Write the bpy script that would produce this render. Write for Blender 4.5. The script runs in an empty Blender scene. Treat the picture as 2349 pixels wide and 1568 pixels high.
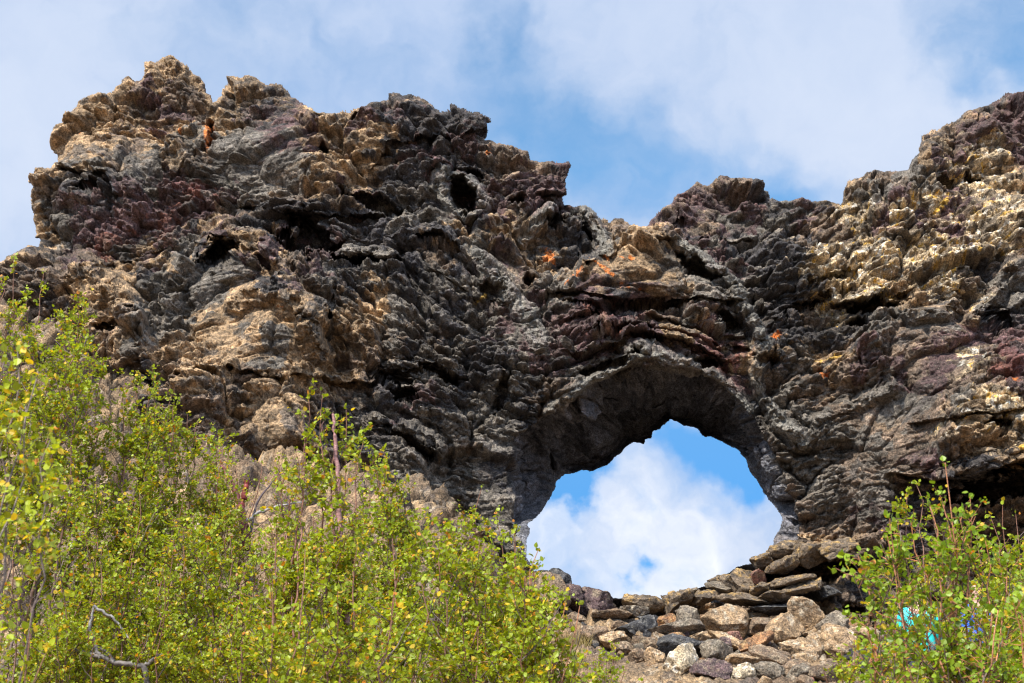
import bpy, math, random
import numpy as np
from concurrent.futures import ThreadPoolExecutor

# ------------------------------------------------------------------ quality
STEP = 1.5          # wall grid step in layout pixels (layout = 2349 x 1568)
S = bpy.context.scene
COL = S.collection

# ------------------------------------------------------------------ camera
PITCH = math.radians(18.0)
CAMZ = 1.6
FPX = 2349 / 2 / math.tan(math.radians(19.8))
cd = bpy.data.cameras.new("camera")
cam = bpy.data.objects.new("camera", cd)
COL.objects.link(cam)
cam.location = (0, 0, CAMZ)
cam.rotation_euler = (math.radians(90) + PITCH, 0, 0)
cd.sensor_width = 36
cd.lens = 18 / math.tan(math.radians(19.8))
cd.clip_start = 0.1
cd.clip_end = 6000
cd.dof.use_dof = True
cd.dof.focus_distance = 34
cd.dof.aperture_fstop = 8.0
S.camera = cam

# ------------------------------------------------------------------ light
SUN_EL, SUN_AZ = math.radians(50), math.radians(-148)   # azimuth measured from +Y towards +X
W = bpy.data.worlds.new("World"); S.world = W; W.use_nodes = True
sun_d = bpy.data.lights.new("sun", 'SUN')
sun = bpy.data.objects.new("sun", sun_d); COL.objects.link(sun)
sun_d.energy = 2.8
sun_d.angle = math.radians(5)
sun_d.color = (1.0, 0.95, 0.87)
sx, sy, sz = math.sin(SUN_AZ)*math.cos(SUN_EL), math.cos(SUN_AZ)*math.cos(SUN_EL), math.sin(SUN_EL)
from mathutils import Vector, Matrix, Euler
sun.rotation_euler = Vector((sx, sy, sz)).to_track_quat('Z', 'Y').to_euler()
S.view_settings.view_transform = 'Standard'
S.view_settings.look = 'None'
S.view_settings.exposure = 1.38
S.view_settings.gamma = 1.0
S.cycles.filter_width = 1.15
S.cycles.use_denoising = True
S.cycles.denoising_prefilter = 'ACCURATE'


def px_dir(px, py):
    s = (px - 1174.5) / FPX
    t = -(py - 784.0) / FPX
    return s, math.cos(PITCH) - t*math.sin(PITCH), math.sin(PITCH) + t*math.cos(PITCH)


def at(px, py, Y):
    dx, dy, dz = px_dir(px, py)
    k = Y / dy
    return Vector((dx*k, Y, CAMZ + dz*k))


def build_world():
    nt = W.node_tree; N = nt.nodes; L = nt.links
    N.clear()
    out = N.new('ShaderNodeOutputWorld'); bg = N.new('ShaderNodeBackground')
    sky = N.new('ShaderNodeTexSky'); sky.sky_type = 'NISHITA'; sky.sun_disc = False
    sky.sun_elevation = SUN_EL; sky.sun_rotation = SUN_AZ
    sky.air_density = 1.0; sky.dust_density = 0.6; sky.ozone_density = 2.2
    tc = N.new('ShaderNodeTexCoord')

    def math_(op, a, b=None, clamp=False):
        n = N.new('ShaderNodeMath'); n.operation = op; n.use_clamp = clamp
        for i, v in enumerate((a, b)):
            if v is None: continue
            if isinstance(v, (int, float)): n.inputs[i].default_value = v
            else: L.new(v, n.inputs[i])
        return n.outputs[0]

    # domain of the clouds: the direction itself, warped a little
    wn = N.new('ShaderNodeTexNoise'); wn.inputs['Scale'].default_value = 7; wn.inputs['Detail'].default_value = 5
    L.new(tc.outputs['Generated'], wn.inputs['Vector'])
    sub = N.new('ShaderNodeVectorMath'); sub.operation = 'SUBTRACT'; L.new(wn.outputs['Color'], sub.inputs[0]); sub.inputs[1].default_value = (.5, .5, .5)
    sc = N.new('ShaderNodeVectorMath'); sc.operation = 'SCALE'; L.new(sub.outputs[0], sc.inputs[0]); sc.inputs['Scale'].default_value = 0.10
    add0 = N.new('ShaderNodeVectorMath'); add0.operation = 'ADD'; L.new(tc.outputs['Generated'], add0.inputs[0]); L.new(sc.outputs[0], add0.inputs[1])
    wn2 = N.new('ShaderNodeTexNoise'); wn2.inputs['Scale'].default_value = 32; wn2.inputs['Detail'].default_value = 5
    L.new(tc.outputs['Generated'], wn2.inputs['Vector'])
    sub2 = N.new('ShaderNodeVectorMath'); sub2.operation = 'SUBTRACT'; L.new(wn2.outputs['Color'], sub2.inputs[0]); sub2.inputs[1].default_value = (.5, .5, .5)
    sc2 = N.new('ShaderNodeVectorMath'); sc2.operation = 'SCALE'; L.new(sub2.outputs[0], sc2.inputs[0]); sc2.inputs['Scale'].default_value = 0.055
    add = N.new('ShaderNodeVectorMath'); add.operation = 'ADD'; L.new(add0.outputs[0], add.inputs[0]); L.new(sc2.outputs[0], add.inputs[1])
    D = add.outputs[0]

    def blob(px, py, rad, amp, src=D):
        v = Vector(px_dir(px, py)).normalized()
        d = N.new('ShaderNodeVectorMath'); d.operation = 'DISTANCE'
        L.new(src, d.inputs[0]); d.inputs[1].default_value = v
        r = rad / FPX
        q = math_('DIVIDE', d.outputs['Value'], r)
        q = math_('MULTIPLY', q, q)
        q = math_('MULTIPLY', q, -1.0)
        q = math_('EXPONENT', q)
        return math_('MULTIPLY', q, amp)

    def summed(lst):
        t = None
        for b in lst:
            o = blob(*b)
            t = o if t is None else math_('ADD', t, o)
        return t

    # where the blue shows through (positive) / thick bright cloud (negative)
    blue = summed([
        (1165, 60, 80, .22), (1190, 200, 120, .18), (1270, 330, 150, .26), (1430, 430, 150, .42), (1700, 430, 150, .28),
        (1830, 440, 130, .42), (1150, 130, 60, .2), (2300, 60, 200, .45), (2330, 180, 90, .25), (2050, 40, 120, .12),
        (1560, 985, 55, .8), (1680, 1040, 95, 1.1), (1745, 1110, 50, .9), (1340, 1140, 50, 1.1), (1285, 1120, 45, .8), (1480, 1318, 32, .8), (1395, 1170, 40, .4),
        (1555, 1330, 40, .3), (1480, 1190, 50, .3), (1620, 1180, 50, .25)])
    white = summed([
        (100, 300, 330, .42), (1980, 250, 330, .34), (1950, 120, 260, .15), (2150, 330, 160, .12), (1450, 150, 180, .10),
        (1500, 1290, 220, .75), (1700, 1210, 110, .35), (1480, 1080, 90, .55), (1560, 1120, 70, .35), (1290, 1240, 110, .4), (1450, 1400, 130, .5)])
    thick = summed([(100, 300, 330, .5), (1980, 250, 330, .45), (1950, 120, 260, .25), (2150, 330, 160, .2), (1450, 150, 180, .12), (1500, 1260, 200, .35)])
    grey = summed([(900, 120, 520, .5), (600, 60, 420, .3), (2000, 60, 200, .5), (1600, 1150, 110, .3), (1000, 200, 200, .3)])

    n1 = N.new('ShaderNodeTexNoise'); n1.inputs['Scale'].default_value = 5.5; n1.inputs['Detail'].default_value = 6; n1.inputs['Roughness'].default_value = .5
    L.new(D, n1.inputs['Vector'])
    n2 = N.new('ShaderNodeTexNoise'); n2.inputs['Scale'].default_value = 26; n2.inputs['Detail'].default_value = 5; n2.inputs['Roughness'].default_value = .5
    L.new(D, n2.inputs['Vector'])
    # cover = .66 + noise + white - blue
    c = math_('ADD', math_('MULTIPLY', math_('SUBTRACT', n1.outputs['Fac'], .5), .9), .60)
    c = math_('ADD', c, math_('MULTIPLY', math_('SUBTRACT', n2.outputs['Fac'], .5), .45))
    c = math_('ADD', c, math_('MULTIPLY', thick, .55))
    c = math_('SUBTRACT', c, math_('MULTIPLY', blue, .95))
    mr = N.new('ShaderNodeMapRange'); mr.interpolation_type = 'SMOOTHSTEP'
    L.new(c, mr.inputs[0]); mr.inputs[1].default_value = .02; mr.inputs[2].default_value = .80
    cover = mr.outputs[0]
    # cloud brightness; low clouds are crisper than the high veil
    sz_ = N.new('ShaderNodeSeparateXYZ'); L.new(tc.outputs['Generated'], sz_.inputs[0])
    mb = N.new('ShaderNodeMapRange'); L.new(sz_.outputs['Z'], mb.inputs[0])
    mb.inputs[1].default_value = .22; mb.inputs[2].default_value = .34; mb.inputs[3].default_value = .95; mb.inputs[4].default_value = .22
    br = math_('ADD', .36, math_('MULTIPLY', white, .40))
    br = math_('SUBTRACT', br, math_('MULTIPLY', grey, .10))
    br = math_('ADD', br, math_('MULTIPLY', math_('SUBTRACT', n2.outputs['Fac'], .5), mb.outputs[0]))
    br = math_('MINIMUM', math_('MAXIMUM', br, 0.0), 1.0)
    ccol = N.new('ShaderNodeValToRGB'); L.new(br, ccol.inputs[0])
    e = ccol.color_ramp.elements
    K = CLOUDK
    e[0].position = 0; e[0].color = (.163, .224, .343, 1)
    e[1].position = 1; e[1].color = (.40, .41, .43, 1)
    m = e.new(.38); m.color = (.224, .268, .352, 1)
    m = e.new(.66); m.color = (.287, .318, .380, 1)
    sxyz = N.new('ShaderNodeSeparateXYZ'); L.new(tc.outputs['Generated'], sxyz.inputs[0])
    me_ = N.new('ShaderNodeMapRange'); L.new(sxyz.outputs['Z'], me_.inputs[0])
    me_.inputs[1].default_value = .17; me_.inputs[2].default_value = .42
    tmix = N.new('ShaderNodeMix'); tmix.data_type = 'RGBA'; L.new(me_.outputs[0], tmix.inputs[0])
    tmix.inputs[6].default_value = (.15, .37, .57, 1); tmix.inputs[7].default_value = (.55, .81, .86, 1)
    tint = N.new('ShaderNodeMix'); tint.data_type = 'RGBA'; tint.blend_type = 'MULTIPLY'; tint.inputs[0].default_value = 1
    L.new(sky.outputs[0], tint.inputs[6]); L.new(tmix.outputs[2], tint.inputs[7])
    mix = N.new('ShaderNodeMix'); mix.data_type = 'RGBA'
    L.new(cover, mix.inputs[0]); L.new(tint.outputs[2], mix.inputs[6])
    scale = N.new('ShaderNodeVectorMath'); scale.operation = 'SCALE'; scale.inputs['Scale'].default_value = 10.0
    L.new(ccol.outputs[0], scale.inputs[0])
    # added fill: unseen clouds behind the viewer brightened to soften the shadows
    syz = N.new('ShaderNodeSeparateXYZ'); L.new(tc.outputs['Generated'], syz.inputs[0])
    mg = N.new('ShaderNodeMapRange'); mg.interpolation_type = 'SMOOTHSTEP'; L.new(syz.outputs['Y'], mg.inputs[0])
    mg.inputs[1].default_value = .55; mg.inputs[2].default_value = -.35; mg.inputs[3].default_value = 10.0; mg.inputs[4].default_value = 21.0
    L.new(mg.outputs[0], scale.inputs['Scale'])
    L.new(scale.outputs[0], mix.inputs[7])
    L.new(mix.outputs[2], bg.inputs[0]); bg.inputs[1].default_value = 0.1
    L.new(bg.outputs[0], out.inputs[0])


CLOUDK = 0.68
SKYTINT = (.85, 1.22, 1.45, 1)
build_world()

# ------------------------------------------------------------------ numeric helpers
POOL = ThreadPoolExecutor(4)
CH = 60000


def chunked(fn, p, *a):
    n = len(p)
    parts = [(i, min(n, i + CH)) for i in range(0, n, CH)]
    res = list(POOL.map(lambda ab: fn(p[ab[0]:ab[1]], *a), parts))
    if isinstance(res[0], tuple):
        return tuple(np.concatenate([r[k] for r in res]) for k in range(len(res[0])))
    return np.concatenate(res)


_rng = np.random.default_rng(7)
PERM = _rng.permutation(512).astype(np.int32)
PERM = np.concatenate([PERM, PERM])
_g = _rng.normal(size=(512, 3)); GRAD = (_g / np.linalg.norm(_g, axis=1)[:, None]).astype(np.float32)
RND = _rng.random((512, 4)).astype(np.float32)


def _h(x, y, z):
    return PERM[(PERM[(PERM[x & 511] + y) & 511] + z) & 511]


def _gn(p):
    p = p.astype(np.float32)
    f0 = np.floor(p); i = f0.astype(np.int32); f = p - f0
    u = f*f*f*(f*(f*6 - 15) + 10)
    x, y, z = i[:, 0], i[:, 1], i[:, 2]
    def c(a, b, d):
        g = GRAD[_h(x + a, y + b, z + d)]
        return g[:, 0]*(f[:, 0]-a) + g[:, 1]*(f[:, 1]-b) + g[:, 2]*(f[:, 2]-d)
    ux, uy, uz = u[:, 0], u[:, 1], u[:, 2]
    def lp(a, b, t): return a + (b - a)*t
    return lp(lp(lp(c(0,0,0), c(1,0,0), ux), lp(c(0,1,0), c(1,1,0), ux), uy),
              lp(lp(c(0,0,1), c(1,0,1), ux), lp(c(0,1,1), c(1,1,1), ux), uy), uz) * 1.6


def gn(p, sc=1.0, off=0.0):
    return chunked(_gn, np.asarray(p, np.float32)*np.float32(sc) + np.float32(off))


def fbm(p, sc, octs=4, gain=.5, off=0.0, ridged=False):
    t = 0; a = 1; n = 0
    for o in range(octs):
        v = gn(p, sc*2.03**o, off + 17.3*o)
        if ridged: v = 1 - 2*np.abs(v)
        t = t + a*v; n += a; a *= gain
    return t / n


def _wl(p):
    p = p.astype(np.float32)
    i = np.floor(p).astype(np.int32); n = len(p)
    F1 = np.full(n, 9, np.float32); F2 = np.full(n, 9, np.float32)
    C = np.zeros((n, 3), np.float32); H = np.zeros(n, np.int32)
    for a in (-1, 0, 1):
        for b in (-1, 0, 1):
            for c in (-1, 0, 1):
                x = i[:, 0]+a; y = i[:, 1]+b; z = i[:, 2]+c
                h = _h(x, y, z); r = RND[h]
                ox = x + r[:, 0]; oy = y + r[:, 1]; oz = z + r[:, 2]
                d = (ox-p[:, 0])**2 + (oy-p[:, 1])**2 + (oz-p[:, 2])**2
                m = d < F1
                F2 = np.where(m, F1, np.minimum(F2, d))
                F1 = np.where(m, d, F1)
                C[m, 0] = ox[m]; C[m, 1] = oy[m]; C[m, 2] = oz[m]; H[m] = h[m]
    return np.sqrt(F1), np.sqrt(F2), C, H


def worley(p, sc=(1, 1, 1), off=0.0):
    q = np.asarray(p, np.float32)*np.array(sc, np.float32) + np.float32(off)
    f1, f2, c, h = chunked(_wl, q)
    return f1, f2, q - c, h


def blocks(p, sc, off, tilt=.7, crack=.09, groove=.5):
    """faceted blocks: random height + tilt per cell, grooves between cells. roughly -1..1"""
    f1, f2, dv, h = worley(p, sc, off)
    r = RND[h]
    v = None
    for k in range(4):                      # each block is a blunt polyhedron: the lowest of four planes
        g = GRAD[(h*7 + 3 + 131*k) & 511]
        pl = .10 + .30*RND[(h*3 + 77*k) & 511][:, 1] + tilt*1.15*(dv*g).sum(1)
        v = pl if v is None else np.minimum(v, pl)
    v = v*1.5 + (r[:, 3] - .5)*.75 + .05
    e = np.clip((f2 - f1)/crack, 0, 1)
    e2 = np.clip((f2 - f1)/(crack*1.1), 0, 1); e2 = e2*e2*(3-2*e2)
    return v*(.45 + .55*e2) - .12*(1-e2) - groove*(1-e)**2, h


def sm(a, b, x):
    t = np.clip((x - a)/(b - a), 0, 1)
    return t*t*(3 - 2*t)


def grid_normals(P):
    du = np.zeros_like(P); dv = np.zeros_like(P)
    du[:, 1:-1] = P[:, 2:] - P[:, :-2]; du[:, 0] = P[:, 1]-P[:, 0]; du[:, -1] = P[:, -1]-P[:, -2]
    dv[1:-1] = P[2:] - P[:-2]; dv[0] = P[1]-P[0]; dv[-1] = P[-1]-P[-2]
    n = np.cross(du, dv)
    n /= (np.linalg.norm(n, axis=2, keepdims=True) + 1e-9)
    return n


def seg_dist(X, Y, poly, closed=False):
    """distance to polyline, arclength fraction not needed; also signed vertical offset at nearest point"""
    pts = np.array(poly, np.float32)
    if closed: pts = np.vstack([pts, pts[:1]])
    sh = X.shape; x = X.ravel(); y = Y.ravel()
    q = np.stack([x, y], 1).astype(np.float32)
    def f(q):
        best = np.full(len(q), 1e9, np.float32)
        for a, b in zip(pts[:-1], pts[1:]):
            ab = b - a; l = max(float(ab@ab), 1e-6)
            t = np.clip(((q[:, 0]-a[0])*ab[0] + (q[:, 1]-a[1])*ab[1])/l, 0, 1)
            d = (q[:, 0]-a[0]-t*ab[0])**2 + (q[:, 1]-a[1]-t*ab[1])**2
            best = np.minimum(best, d)
        return np.sqrt(best)
    return chunked(f, q).reshape(sh)


def inside(X, Y, poly):
    pts = np.array(poly, np.float32)
    r = np.zeros(X.shape, bool)
    j = len(pts) - 1
    for i in range(len(pts)):
        xi, yi = pts[i]; xj, yj = pts[j]
        if yi != yj:
            c = ((yi > Y) != (yj > Y)) & (X < (xj-xi)*(Y-yi)/(yj-yi) + xi)
            r ^= c
        j = i
    return r


def blur2(A, k):
    for ax in (0, 1):
        for _ in range(2):
            c = np.cumsum(np.concatenate([np.repeat(np.take(A, [0], ax), k+1, ax), A, np.repeat(np.take(A, [-1], ax), k, ax)], ax), axis=ax, dtype=np.float64)
            n = A.shape[ax]
            A = (np.take(c, range(2*k+1, 2*k+1+n), ax) - np.take(c, range(0, n), ax))/(2*k+1)
    return A.astype(np.float32)


def make_mesh(name, verts, faces, mat, color=None, parent=None, smooth=True, nper=4, facecol=None):
    """verts (N,3), faces (M,nper) uniform"""
    me = bpy.data.meshes.new(name)
    nv, nf = len(verts), len(faces)
    me.vertices.add(nv); me.vertices.foreach_set("co", np.asarray(verts, np.float32).ravel())
    me.loops.add(nf*nper); me.loops.foreach_set("vertex_index", np.asarray(faces, np.int32).ravel())
    me.polygons.add(nf)
    me.polygons.foreach_set("loop_start", np.arange(0, nf*nper, nper, dtype=np.int32))
    me.polygons.foreach_set("loop_total", np.full(nf, nper, np.int32))
    me.polygons.foreach_set("use_smooth", np.full(nf, smooth, bool))
    if color is not None:
        a = me.attributes.new("Col", 'FLOAT_COLOR', 'POINT')
        c = np.ones((nv, 4), np.float32); c[:, :color.shape[1]] = color
        a.data.foreach_set("color", c.ravel())
    me.materials.append(mat)
    me.update(calc_edges=True)
    me.validate()
    o = bpy.data.objects.new(name, me); COL.objects.link(o)
    if parent: o.parent = parent
    return o


def tag(o, label, cat, group=None, kind=None):
    if label: o["label"] = label
    if cat: o["category"] = cat
    if group: o["group"] = group
    if kind: o["kind"] = kind
    return o


def empty(name, loc, label, cat, group=None):
    o = bpy.data.objects.new(name, None); COL.objects.link(o)
    o.location = loc; o.empty_display_size = .2
    return tag(o, label, cat, group)


# ------------------------------------------------------------------ materials
def rock_material(name, fine=1.0, speck=.5):
    m = bpy.data.materials.new(name); m.use_nodes = True
    nt = m.node_tree; N = nt.nodes; L = nt.links
    b = N['Principled BSDF']; b.inputs['Roughness'].default_value = .85
    b.inputs['Specular IOR Level'].default_value = .35
    at_ = N.new('ShaderNodeAttribute'); at_.attribute_name = "Col"
    tc = N.new('ShaderNodeTexCoord')
    def noise(sc, det, rough=.6):
        n = N.new('ShaderNodeTexNoise'); n.inputs['Scale'].default_value = sc; n.inputs['Detail'].default_value = det
        n.inputs['Roughness'].default_value = rough
        L.new(tc.outputs['Object'], n.inputs['Vector']); return n.outputs['Fac']
    def ramp(src, a, bb, lo, hi):
        r = N.new('ShaderNodeMapRange'); r.interpolation_type = 'SMOOTHSTEP'; L.new(src, r.inputs[0])
        r.inputs[1].default_value = a; r.inputs[2].default_value = bb; r.inputs[3].default_value = lo; r.inputs[4].default_value = hi
        return r.outputs[0]
    n1 = noise(5.5*fine, 6); n2 = noise(22*fine, 4); n3 = noise(38*fine, 3, .7)
    mul = N.new('ShaderNodeVectorMath'); mul.operation = 'SCALE'
    L.new(at_.outputs['Color'], mul.inputs[0])
    mm = N.new('ShaderNodeMath'); mm.operation = 'MULTIPLY'
    L.new(ramp(n1, .3, .7, .55, 1.4), mm.inputs[0]); L.new(ramp(n2, .3, .7, .5, 1.5), mm.inputs[1])
    L.new(mm.outputs[0], mul.inputs['Scale'])
    # pale mineral and lichen specks that belong to the stone
    mx = N.new('ShaderNodeMix'); mx.data_type = 'RGBA'
    L.new(mul.outputs[0], mx.inputs[6]); mx.inputs[7].default_value = (.50, .44, .33, 1)
    L.new(ramp(n3, .60, .68, 0, speck), mx.inputs[0])
    L.new(mx.outputs[2], b.inputs['Base Color'])
    bp = N.new('ShaderNodeBump'); bp.inputs['Strength'].default_value = .9; bp.inputs['Distance'].default_value = .06/fine
    ad = N.new('ShaderNodeMath'); ad.operation = 'ADD'; L.new(n1, ad.inputs[0])
    m2 = N.new('ShaderNodeMath'); m2.operation = 'MULTIPLY'; L.new(n2, m2.inputs[0]); m2.inputs[1].default_value = .6
    L.new(m2.outputs[0], ad.inputs[1]); L.new(ad.outputs[0], bp.inputs['Height'])
    L.new(bp.outputs[0], b.inputs['Normal'])
    return m


ROCK = rock_material("lava_rock")
BOULD = rock_material("scree_stone", 1.3, .6)
SOIL = rock_material("stony_soil", 1.2, .35)

# ------------------------------------------------------------------ palette
PAL = {
    't': (.290, .188, .100), 'b': (.135, .092, .062), 'd': (.031, .028, .030), 'g': (.120, .103, .084),
    'm': (.080, .044, .043), 'r': (.150, .052, .036), 'w': (.43, .32, .19), 'o': (.62, .17, .02), 'y': (.50, .30, .04)}
KEYS = 'tbdgmrwoy'
PALM = np.array([PAL[k] for k in KEYS], np.float32)
CMAP = """
tttttttttttttttttttttttttttttttttttttttttttttttttt
tttttttttttttttttttttttttttttttttttttttttttttttttt
tttttttttttttttttttttttttttttttttttttttttttttttttt
ttttttttbttttbtttttttttttttttttttttttttttttttttttb
ttttttbmbbttbdbttbbdbbbddddddddddddddddddddddddbbm
tttttttmmbttmdmttbdmddddddddddddddddddddddddddtbmm
ttttttbttggggmmttmmdddmdbbdddddddddddddddddddtbmmm
tttttbggtbgggggmtttdmddgbbbddddddddddddddddddtmwwm
tttggdggmggggggtttdddmddbmmmdddddbbbbbbddtbbggmwwt
ttbbdmmmmrmggbbtbmdgdgmmmmmmddddbmmmbdddtbggmwwmww
ttgmmmmrmmmbdddddddggggmmgbdgbbmmmbmmggmbwwmwmmwww
ttgmmrmggdtttmddmdddddtdttgddgttbdmgggdbbbwwwwmwww
tdbmbbtmtgdgmtbmgggddbddmbtddgtttggmddddwwwwwwwwdb
bbbttttdggggddmgddgddgggmbggtttttggggddwwwwwtwwbgg
bbdttttggggttttbgttgdddggmggmmdmbbgggdddwwbttbbwgg
bbbttbgggttttttgtttggdggmmdmmrmbbgmgdddbwdgggggbdd
bbbbbtggttttggttttbgbdddggmmmmbmmttmgdddddgbbbmmmm
bbbbbtbbttttggtttbbgdgdddgmgmgggmmmrttdgtbmmbmmwbr
bbbbbbbdttttbttttbddggddggddgggggggmmgbdtbbgmmbbbm
bbbbbbbbbbbbtttbbgddmddggdbbddddddddgggbbggggbgwww
bbbbbbbbbbbttttbdgggdggggdbbdddddddddggggbbgbbwtww
bbbtbbtbbbbbttbddddgggbgggdddddddddddbgggggbbgbttw
bbtbbtbbbbtbbttbdbggggggddddddddddddbggggbbbmmbddt
btbbtbbbbtbbbbbtttbgggggddddddddddddbggggbggbbdddd
bbbbtbbbbbtbbbttbtttbggggddddddddddddbbggggddddbbb
btbbbbtbbbbtbbbbtbttbbggggdddddddddddgbbbbmmmmbbbb
bbbtbbbbtbbbbtbbbbtttttgggdddddddddddmtttbbddbbbbb
tbbbbtbbbbbtbbbbtbbtbtttbbbddddddddddtttttbddbbbbb
bbtbbbbtbbbbbttbbbbtbbtttbbbddddddbbbmdbbbdbbbbbbb
bbbbtbbbbbtbbbbbtbbbbbttbbmbbbbbbbbgbbbdddbdbbbbbb
tttttttttttttttttttttttttttttttttttttttttttttttttt
tttttttttttttttttttttttttttttttttttttttttttttttttt
tttttttttttttttttttttttttttttttttttttttttttttttttt
tttttttttttttttttttttttttttttttttttttttttttttttttt
""".split()
CIDX = np.array([[KEYS.index(c) for c in (r + 'b'*50)[:50]] for r in CMAP], np.int32)


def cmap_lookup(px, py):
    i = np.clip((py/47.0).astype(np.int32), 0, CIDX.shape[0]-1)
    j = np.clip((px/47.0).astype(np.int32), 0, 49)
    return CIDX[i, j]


def project(P):
    """world points -> layout pixel position (used only to look colours up where the stone has them)"""
    x = P[:, 0]; y = P[:, 1]; z = P[:, 2] - CAMZ
    f = y*math.cos(PITCH) + z*math.sin(PITCH)
    u = -y*math.sin(PITCH) + z*math.cos(PITCH)
    return 1174.5 + FPX*x/f, 784 - FPX*u/f


def stone_colors(P, classes_big, classes_small, mixn):
    """blend class colours of big and small blocks with noise"""
    a = PALM[classes_big]; b = PALM[classes_small]
    return a*(1-mixn[:, None]) + b*mixn[:, None]


# ------------------------------------------------------------------ outline of the lava wall (traced from its own shape)
def Z1(l): return [(x*.3387, 61.2 + y*.3387) for x, y in l]
def Z2(l): return [(734 + x*.3387, 183.5 + y*.3387) for x, y in l]
def Z3(l): return [(1468 + x*.375, 183.5 + y*.375) for x, y in l]
def Z4(l): return [(1101 + x*.3387, 734 + y*.3387) for x, y in l]
def Z6(l): return [(1162 + x*.3125, 1162 + y*.3125) for x, y in l]


SKY_L = Z1([(225,1420),(235,1370),(222,1300),(228,1190),(225,1110),(190,1060),(200,1020),(238,1010),(232,950),(270,935),(330,940),(350,910),(375,905),(368,860),(345,850),(342,760),(378,680),(430,650),(442,612),(478,585),(508,520),(560,485),(620,470),(680,430),(740,430),(820,350),(868,325),(912,372),(940,365),(985,305),(983,245),(1020,230),(1055,238),(1085,200),(1140,188),(1165,200),(1220,235),(1275,262),(1292,300),(1350,325),(1380,370),(1402,430),(1432,450),(1440,500),(1462,490),(1482,450),(1495,380),(1518,350),(1520,310),(1570,305),(1620,322),(1680,318),(1760,370),(1800,398),(1850,375),(1900,370),(1960,420),(1978,460),(2050,500),(2130,560),(2165,588)])
SKY_M = Z2([(0,225),(80,240),(150,225),(225,205),(300,190),(330,155),(400,135),(435,128),(460,90),(520,80),(560,98),(620,95),(680,115),(770,175),(780,195),(815,212),(870,200),(882,160),(960,182),(1040,207),(1080,200),(1110,230),(1165,240),(1170,270),(1130,292),(1132,350),(1125,385),(1108,402),(1160,405),(1200,432),(1280,430),(1340,447),(1410,468),(1442,515),(1510,538),(1570,535),(1620,557),(1675,552),(1692,580),(1680,620),(1672,680),(1692,735),(1692,770),(1658,787),(1665,832),(1700,840),(1730,862),(1760,855),(1800,850),(1870,892),(1890,922),(1960,948),(1990,916),(2050,915),(2110,950),(2190,982),(2215,960),(2270,910)])
SKY_R = Z3([(110,800),(160,770),(200,752),(235,708),(280,680),(345,615),(410,638),(490,585),(540,585),(560,607),(650,600),(720,632),(775,668),(790,705),(860,742),(920,748),(990,720),(1050,737),(1140,730),(1200,737),(1245,735),(1250,660),(1270,602),(1360,580),(1380,550),(1460,532),(1500,557),(1600,560),(1650,550),(1665,485),(1712,450),(1700,410),(1730,360),(1730,330),(1790,290),(1840,285),(1880,245),(1950,210),(2010,165),(2130,135),(2220,100),(2240,78),(2349,65)])
SKYLINE = [(-260, 700), (-120, 640), (-60, 625), (0, 600), (25, 585), (48, 572), (66, 562), (84, 560), (88, 548)] + SKY_L + SKY_M + SKY_R + [(2420, 195), (2560, 150)]
SKYPOLY = SKYLINE + [(2560, -600), (-260, -600)]
HOLE = Z4([(315,1560),(318,1500),(325,1480),(350,1440),(345,1400),(325,1385),(400,1330),(440,1270),(480,1200),(515,1130),(518,1100),(580,1050),(640,1045),(690,1022),(760,1030),(800,1010),(870,990),(905,950),(960,905),(1010,850),(1040,828),(1080,832),(1112,845),(1120,810),(1165,803),(1175,755),(1220,738),(1260,700),(1290,688),(1330,690),(1380,722),(1440,730),(1470,745),(1500,785),(1570,800),(1640,830),(1720,875),(1790,950),(1830,1030),(1890,1110),(1930,1190),(1990,1270),(2040,1340),(2030,1400),(2000,1450),(1985,1500)]) + \
    Z6([(1945,322),(1900,362),(1840,385),(1780,412),(1680,440),(1635,482),(1550,512),(1500,570),(1430,590),(1330,612),(1200,652),(1090,690),(1040,680),(920,672),(780,668),(650,642),(540,607),(490,602),(430,560),(370,550),(325,540),(250,500),(220,492),(205,470),(170,412),(145,372),(145,300),(160,240)])
RIM = [(1168, 1060), (1178, 1000), (1205, 985), (1262, 945), (1325, 900), (1350, 878), (1400, 862), (1452, 835), (1500, 838), (1560, 846), (1610, 850),
       (1655, 880), (1690, 915), (1712, 945), (1730, 960), (1758, 1010), (1795, 1080), (1818, 1140), (1832, 1200), (1822, 1260), (1765, 1305), (1650, 1380), (1500, 1420),
       (1330, 1390), (1235, 1340), (1195, 1280), (1185, 1200), (1172, 1130)]

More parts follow.
